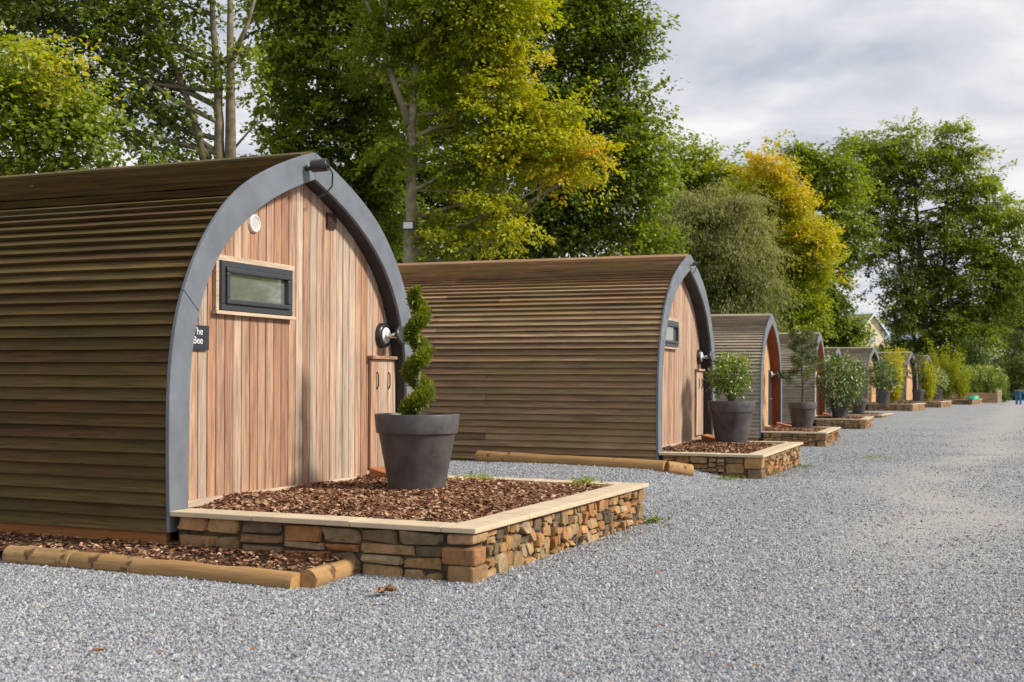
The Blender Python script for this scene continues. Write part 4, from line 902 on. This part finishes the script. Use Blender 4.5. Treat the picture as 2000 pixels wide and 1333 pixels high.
hedge('laurel_hedge', 'glossy green laurel hedge left of the blue table', 1862, 1964, 719, 770, 76, .8, 13000, .15, (.4, .8))
p = at(1850, 785, 73); q = at(1950, 785, 73)
slp = empty('sleeper_wall', (p.x, 73, ghz(p.x, 73)), 0, label='low brown sleeper wall below the laurel hedge', category='wall')
for i in range(3): bevel(MB().box((0, 0, i * .2), (q.x - p.x, .22, i * .2 + .195)).build('sleeper', 'sleeper', slp), .01)
p = at(1951, 790, 72.6)
bevel(MB().box((-.12, -.12, -.1), (.12, .12, .78)).build('timber_post', 'trim', None, label='pale square timber post at the end of the sleeper wall', category='post'), .01).location = (p.x, p.y, ghz(p.x, p.y))
# green bag slumped on the last planter
bp = P(8, *podxy(8, 22.72, 60.55), .0); mb = MB(); 
u_, v_ = 14, 8; bv = []; 
for j in range(v_ + 1):
    for i in range(u_):
        th, ph = 2 * math.pi * i / u_, math.pi * .5 * j / v_; r_ = math.cos(ph) ** .6
        wob = 1 + .22 * math.sin(3 * th + 2 * ph) + random.uniform(-.1, .1); bv.append((.55 * r_ * wob * math.cos(th), .32 * r_ * wob * math.sin(th), (.30 * math.sin(ph) ** .8) * (1 + .35 * math.cos(th * 1 - .6)) + .0))
mb.add(bv, [(j * u_ + i, j * u_ + (i + 1) % u_, (j + 1) * u_ + (i + 1) % u_, (j + 1) * u_ + i) for j in range(v_) for i in range(u_)])
bo = mb.build('green_bag', 'green', None, True, label='slumped bright green bag on the farthest planter', category='bag'); bo.location = bp; bo.scale = (.58, .58, .62)
p = at(1991, 790, 68); tb = empty('blue_table', (p.x, p.y, ghz(p.x, p.y)), R(-6), label='blue legged table cut off by the right frame edge', category='table')
for (x, y) in ((.06, 0), (1.6, 0), (.06, .7), (1.6, .7)): MB().box((x - .05, y - .05, -.02), (x + .05, y + .05, .74)).build('leg', 'blue', tb)
bevel(MB().box((-.02, -.1, .7405), (1.75, .8, .80)).build('table_top', 'redwood', tb), .01)
MB().box((.115, -.03, .64), (1.545, .03, .72)).build('rail', 'blue', tb)
# house far behind the trees
hp = at(1703, 745, 150); hs = empty('house', (hp.x, 150, ghz(hp.x, 150)), R(24), label='cream house gable with slate roof seen through the trees', category='house')
def prism(mb, x0, x1, y0, y1, ze, zr):   # gable facing -y
    xm = (x0 + x1) / 2
    return mb.add([(x0, y0, 0), (x1, y0, 0), (x1, y1, 0), (x0, y1, 0), (x0, y0, ze), (x1, y0, ze), (x1, y1, ze), (x0, y1, ze), (xm, y0, zr), (xm, y1, zr)], [(0, 1, 5, 8, 4), (1, 2, 6, 5), (2, 3, 7, 9, 6), (3, 0, 4, 7)])
prism(MB(), -1.9, 1.9, 0, 8, 7.3, 9.35).build('wall', 'render', hs)
rf = MB()
for sd in (-1, 1):
    a, b_ = Vector((0, 0, 9.45)), Vector((sd * 2.3, 0, 6.97)); nn = Vector((sd * .7, 0, .75)).normalized() * .14
    v = [];
    for yv in (-.35, 8.3): v += [a + Vector((0, yv, 0)), b_ + Vector((0, yv, 0)), b_ + nn + Vector((0, yv, 0)), a + nn + Vector((0, yv, 0))]
    rf.add(v, [(0, 1, 5, 4), (1, 2, 6, 5), (2, 3, 7, 6), (0, 3, 2, 1), (4, 5, 6, 7)])
rf.build('roof', 'slate', hs)
for sd in (-1, 1):
    a, b_ = Vector((0, -.36, 9.58)), Vector((sd * 2.36, -.36, 7.05)); dn = Vector((0, 0, -.26)); tk = Vector((0, -.05, 0))
    v = [a, b_, b_ + dn, a + dn, a + tk, b_ + tk, b_ + dn + tk, a + dn + tk]
    MB().add(v, [(0, 1, 2, 3), (4, 7, 6, 5), (0, 4, 5, 1), (3, 2, 6, 7), (1, 5, 6, 2)]).build('bargeboard', 'white', hs)
MB().box((1.92, 2.5, 0), (9, 8, 6.5)).build('wall', 'render', hs)
MB().add([(1.9, 2.2, 6.45), (9.3, 2.2, 6.45), (9.3, 5.2, 8.9), (1.9, 5.2, 8.9), (1.9, 8.3, 6.45), (9.3, 8.3, 6.45)], [(0, 1, 2, 3), (3, 2, 5, 4)]).build('roof', 'slate', hs)
for (x, z) in ((-.45, 6.0), (-.45, 3.4), (4.5, 4.4), (6.8, 4.4)):
    yv = -.06 if x < 0 else 2.44
    wf = MB().box((x - .1, yv, z - .1), (x + 1.0, yv + .055, z + 1.3)).build('window', 'white', hs); MB().box((x, yv - .02, z), (x + .9, yv - .003, z + 1.2)).build('pane', 'glass', wf)

# ---------------------------------------------------------------- small things on the ground
def weed(x, y, z, r, n, lab, tint=(.45, .7)):
    t_ = empty('weed', (x, y, z), 0, label=lab, category='weed', group='small weeds')
    c = rng.normal(size=(n, 3)) * [r, r * .7, .012] + [0, 0, .02]; d = rng.normal(size=(n, 3)); d[:, 2] = np.abs(d[:, 2]) * .6
    leaves('foliage', c, np.array([0, 0, 1.]) + rng.normal(size=(n, 3)) * .4, d, rng.uniform(.018, .045, n), .5, rng.uniform(*tint, n), 'leaf', t_)
p = P(1, 1.18, -.75, .0); weed(p.x, p.y, p.z, .085, 150, 'lime green weed by the back coping of the nearest planter')
p = P(1, 1.30, -1.62, .0); weed(p.x, p.y, p.z, .06, 120, 'lime green weed at the far corner of the nearest planter')
for i, (px, py, r, lab) in enumerate(((1425, 938, .09, 'weed on the gravel by the second planter face'), (1490, 928, .14, 'weed clump below the corner of the second planter'), (1565, 905, .10, 'weed beyond the front corner of the second planter'), (1275, 1020, .05, 'weed at the foot of the nearest planter end'), (1040, 890, .07, 'weed beside the log of the second pod'), (1355, 925, .06, 'weed at the stub of the second log'), (1705, 882, .16, 'weed on the drive past the third planter'))):
    Yw = U * FPX / (py - hz(px)); q = at(px, py, Yw); weed(q.x, q.y, ghz(q.x, q.y), r, 120, lab, (.3, .6))
def dead(px, py, s, n, lab, mat, seed):
    rr = random.Random(seed); Yw = U * FPX / (py - hz(px)); q = at(px, py, Yw); mb = MB()
    for _ in range(n):
        a = rr.uniform(0, 6.28); c = Vector((rr.uniform(-1, 1) * s * .5 * (n > 1), rr.uniform(-.6, .6) * s * .5 * (n > 1), .012 + rr.uniform(0, .02) * (n > 1)))
        rim = []
        for i in range(10):
            t = a + i * .6283; k = s * (.5 if i % 2 == 0 else .26) * rr.uniform(.8, 1.15); rim.append(c + Vector((math.cos(t) * k, math.sin(t) * k * .8, s * .28 * abs(math.sin(t + a)) * rr.uniform(.4, 1.1))))
        mb.add([c] + rim, [(0, i + 1, (i + 1) % 10 + 1) for i in range(10)])
    o = mb.build('fallen_leaf', mat, None, label=lab, category='leaf', group='fallen leaves on the gravel'); o.location = (q.x, q.y, ghz(q.x, q.y) + .006)
dead(750, 1164, .10, 5, 'crumpled heap of brown leaf before the nearest planter', 'deadbrown', 1)
dead(195, 1282, .06, 1, 'curled red brown leaf at the lower left', 'deadleaf', 2)
dead(1790, 1221, .035, 1, 'tiny dark leaf at the lower right', 'deadbrown', 3)
dead(1078, 1090, .05, 1, 'small red leaf at the foot of the nearest planter', 'deadleaf', 4)
dead(300, 1245, .03, 1, 'tiny brown leaf right of the curled red leaf', 'deadbrown', 5)
dead(1290, 1125, .05, 1, 'small pale brown leaf off the end of the nearest planter', 'deadbrown', 6)

# dead leaf scraps blown against the planters and over the gravel
nl_ = 420; Yw = 4.6 + rng.uniform(0, 1, nl_) ** 1.4 * 14; Xw = rng.uniform(-.42, .42, nl_) * Yw
for q_ in range(150):        # drifted along the foot of the first two planters
    k = 1 if q_ % 3 else 2; dD = (1.83 if k == 1 else 1.08) * U
    pp = P(k, rng.uniform(-1.5, 1.7) * U, -dD - abs(rng.normal()) * .16 - .03); Xw[q_], Yw[q_] = pp.x, pp.y
ok = np.ones(nl_, bool)
for k, D in ((1, 1.83), (2, 1.08)):
    a = R(PODS[k][2]); rx, ry = Xw - PODS[k][0] * U, Yw - PODS[k][1] * U
    ok &= ~((np.abs(rx * math.sin(a) + ry * math.cos(a)) < 1.5 * U) & (rx * math.cos(a) - ry * math.sin(a) < D * U + .01))
ok &= ~((Xw < -.9) & (Yw > 6.3)); Xw, Yw = Xw[ok], Yw[ok]; nl_ = len(Xw)
Pl = np.column_stack([Xw, Yw, [ghz(a, b_) + .012 for a, b_ in zip(Xw, Yw)]]); Dl = rv(nl_); Dl[:, 2] *= .25
o = leaves('leaf_litter', Pl, np.array([0, 0, 1.]) + rng.normal(size=(nl_, 3)) * .35, Dl, rng.uniform(.012, .036, nl_), .6, np.zeros(nl_), 'deadbrown', None, label='scraps of dead leaf scattered over the gravel', category='leaf litter', kind='stuff')
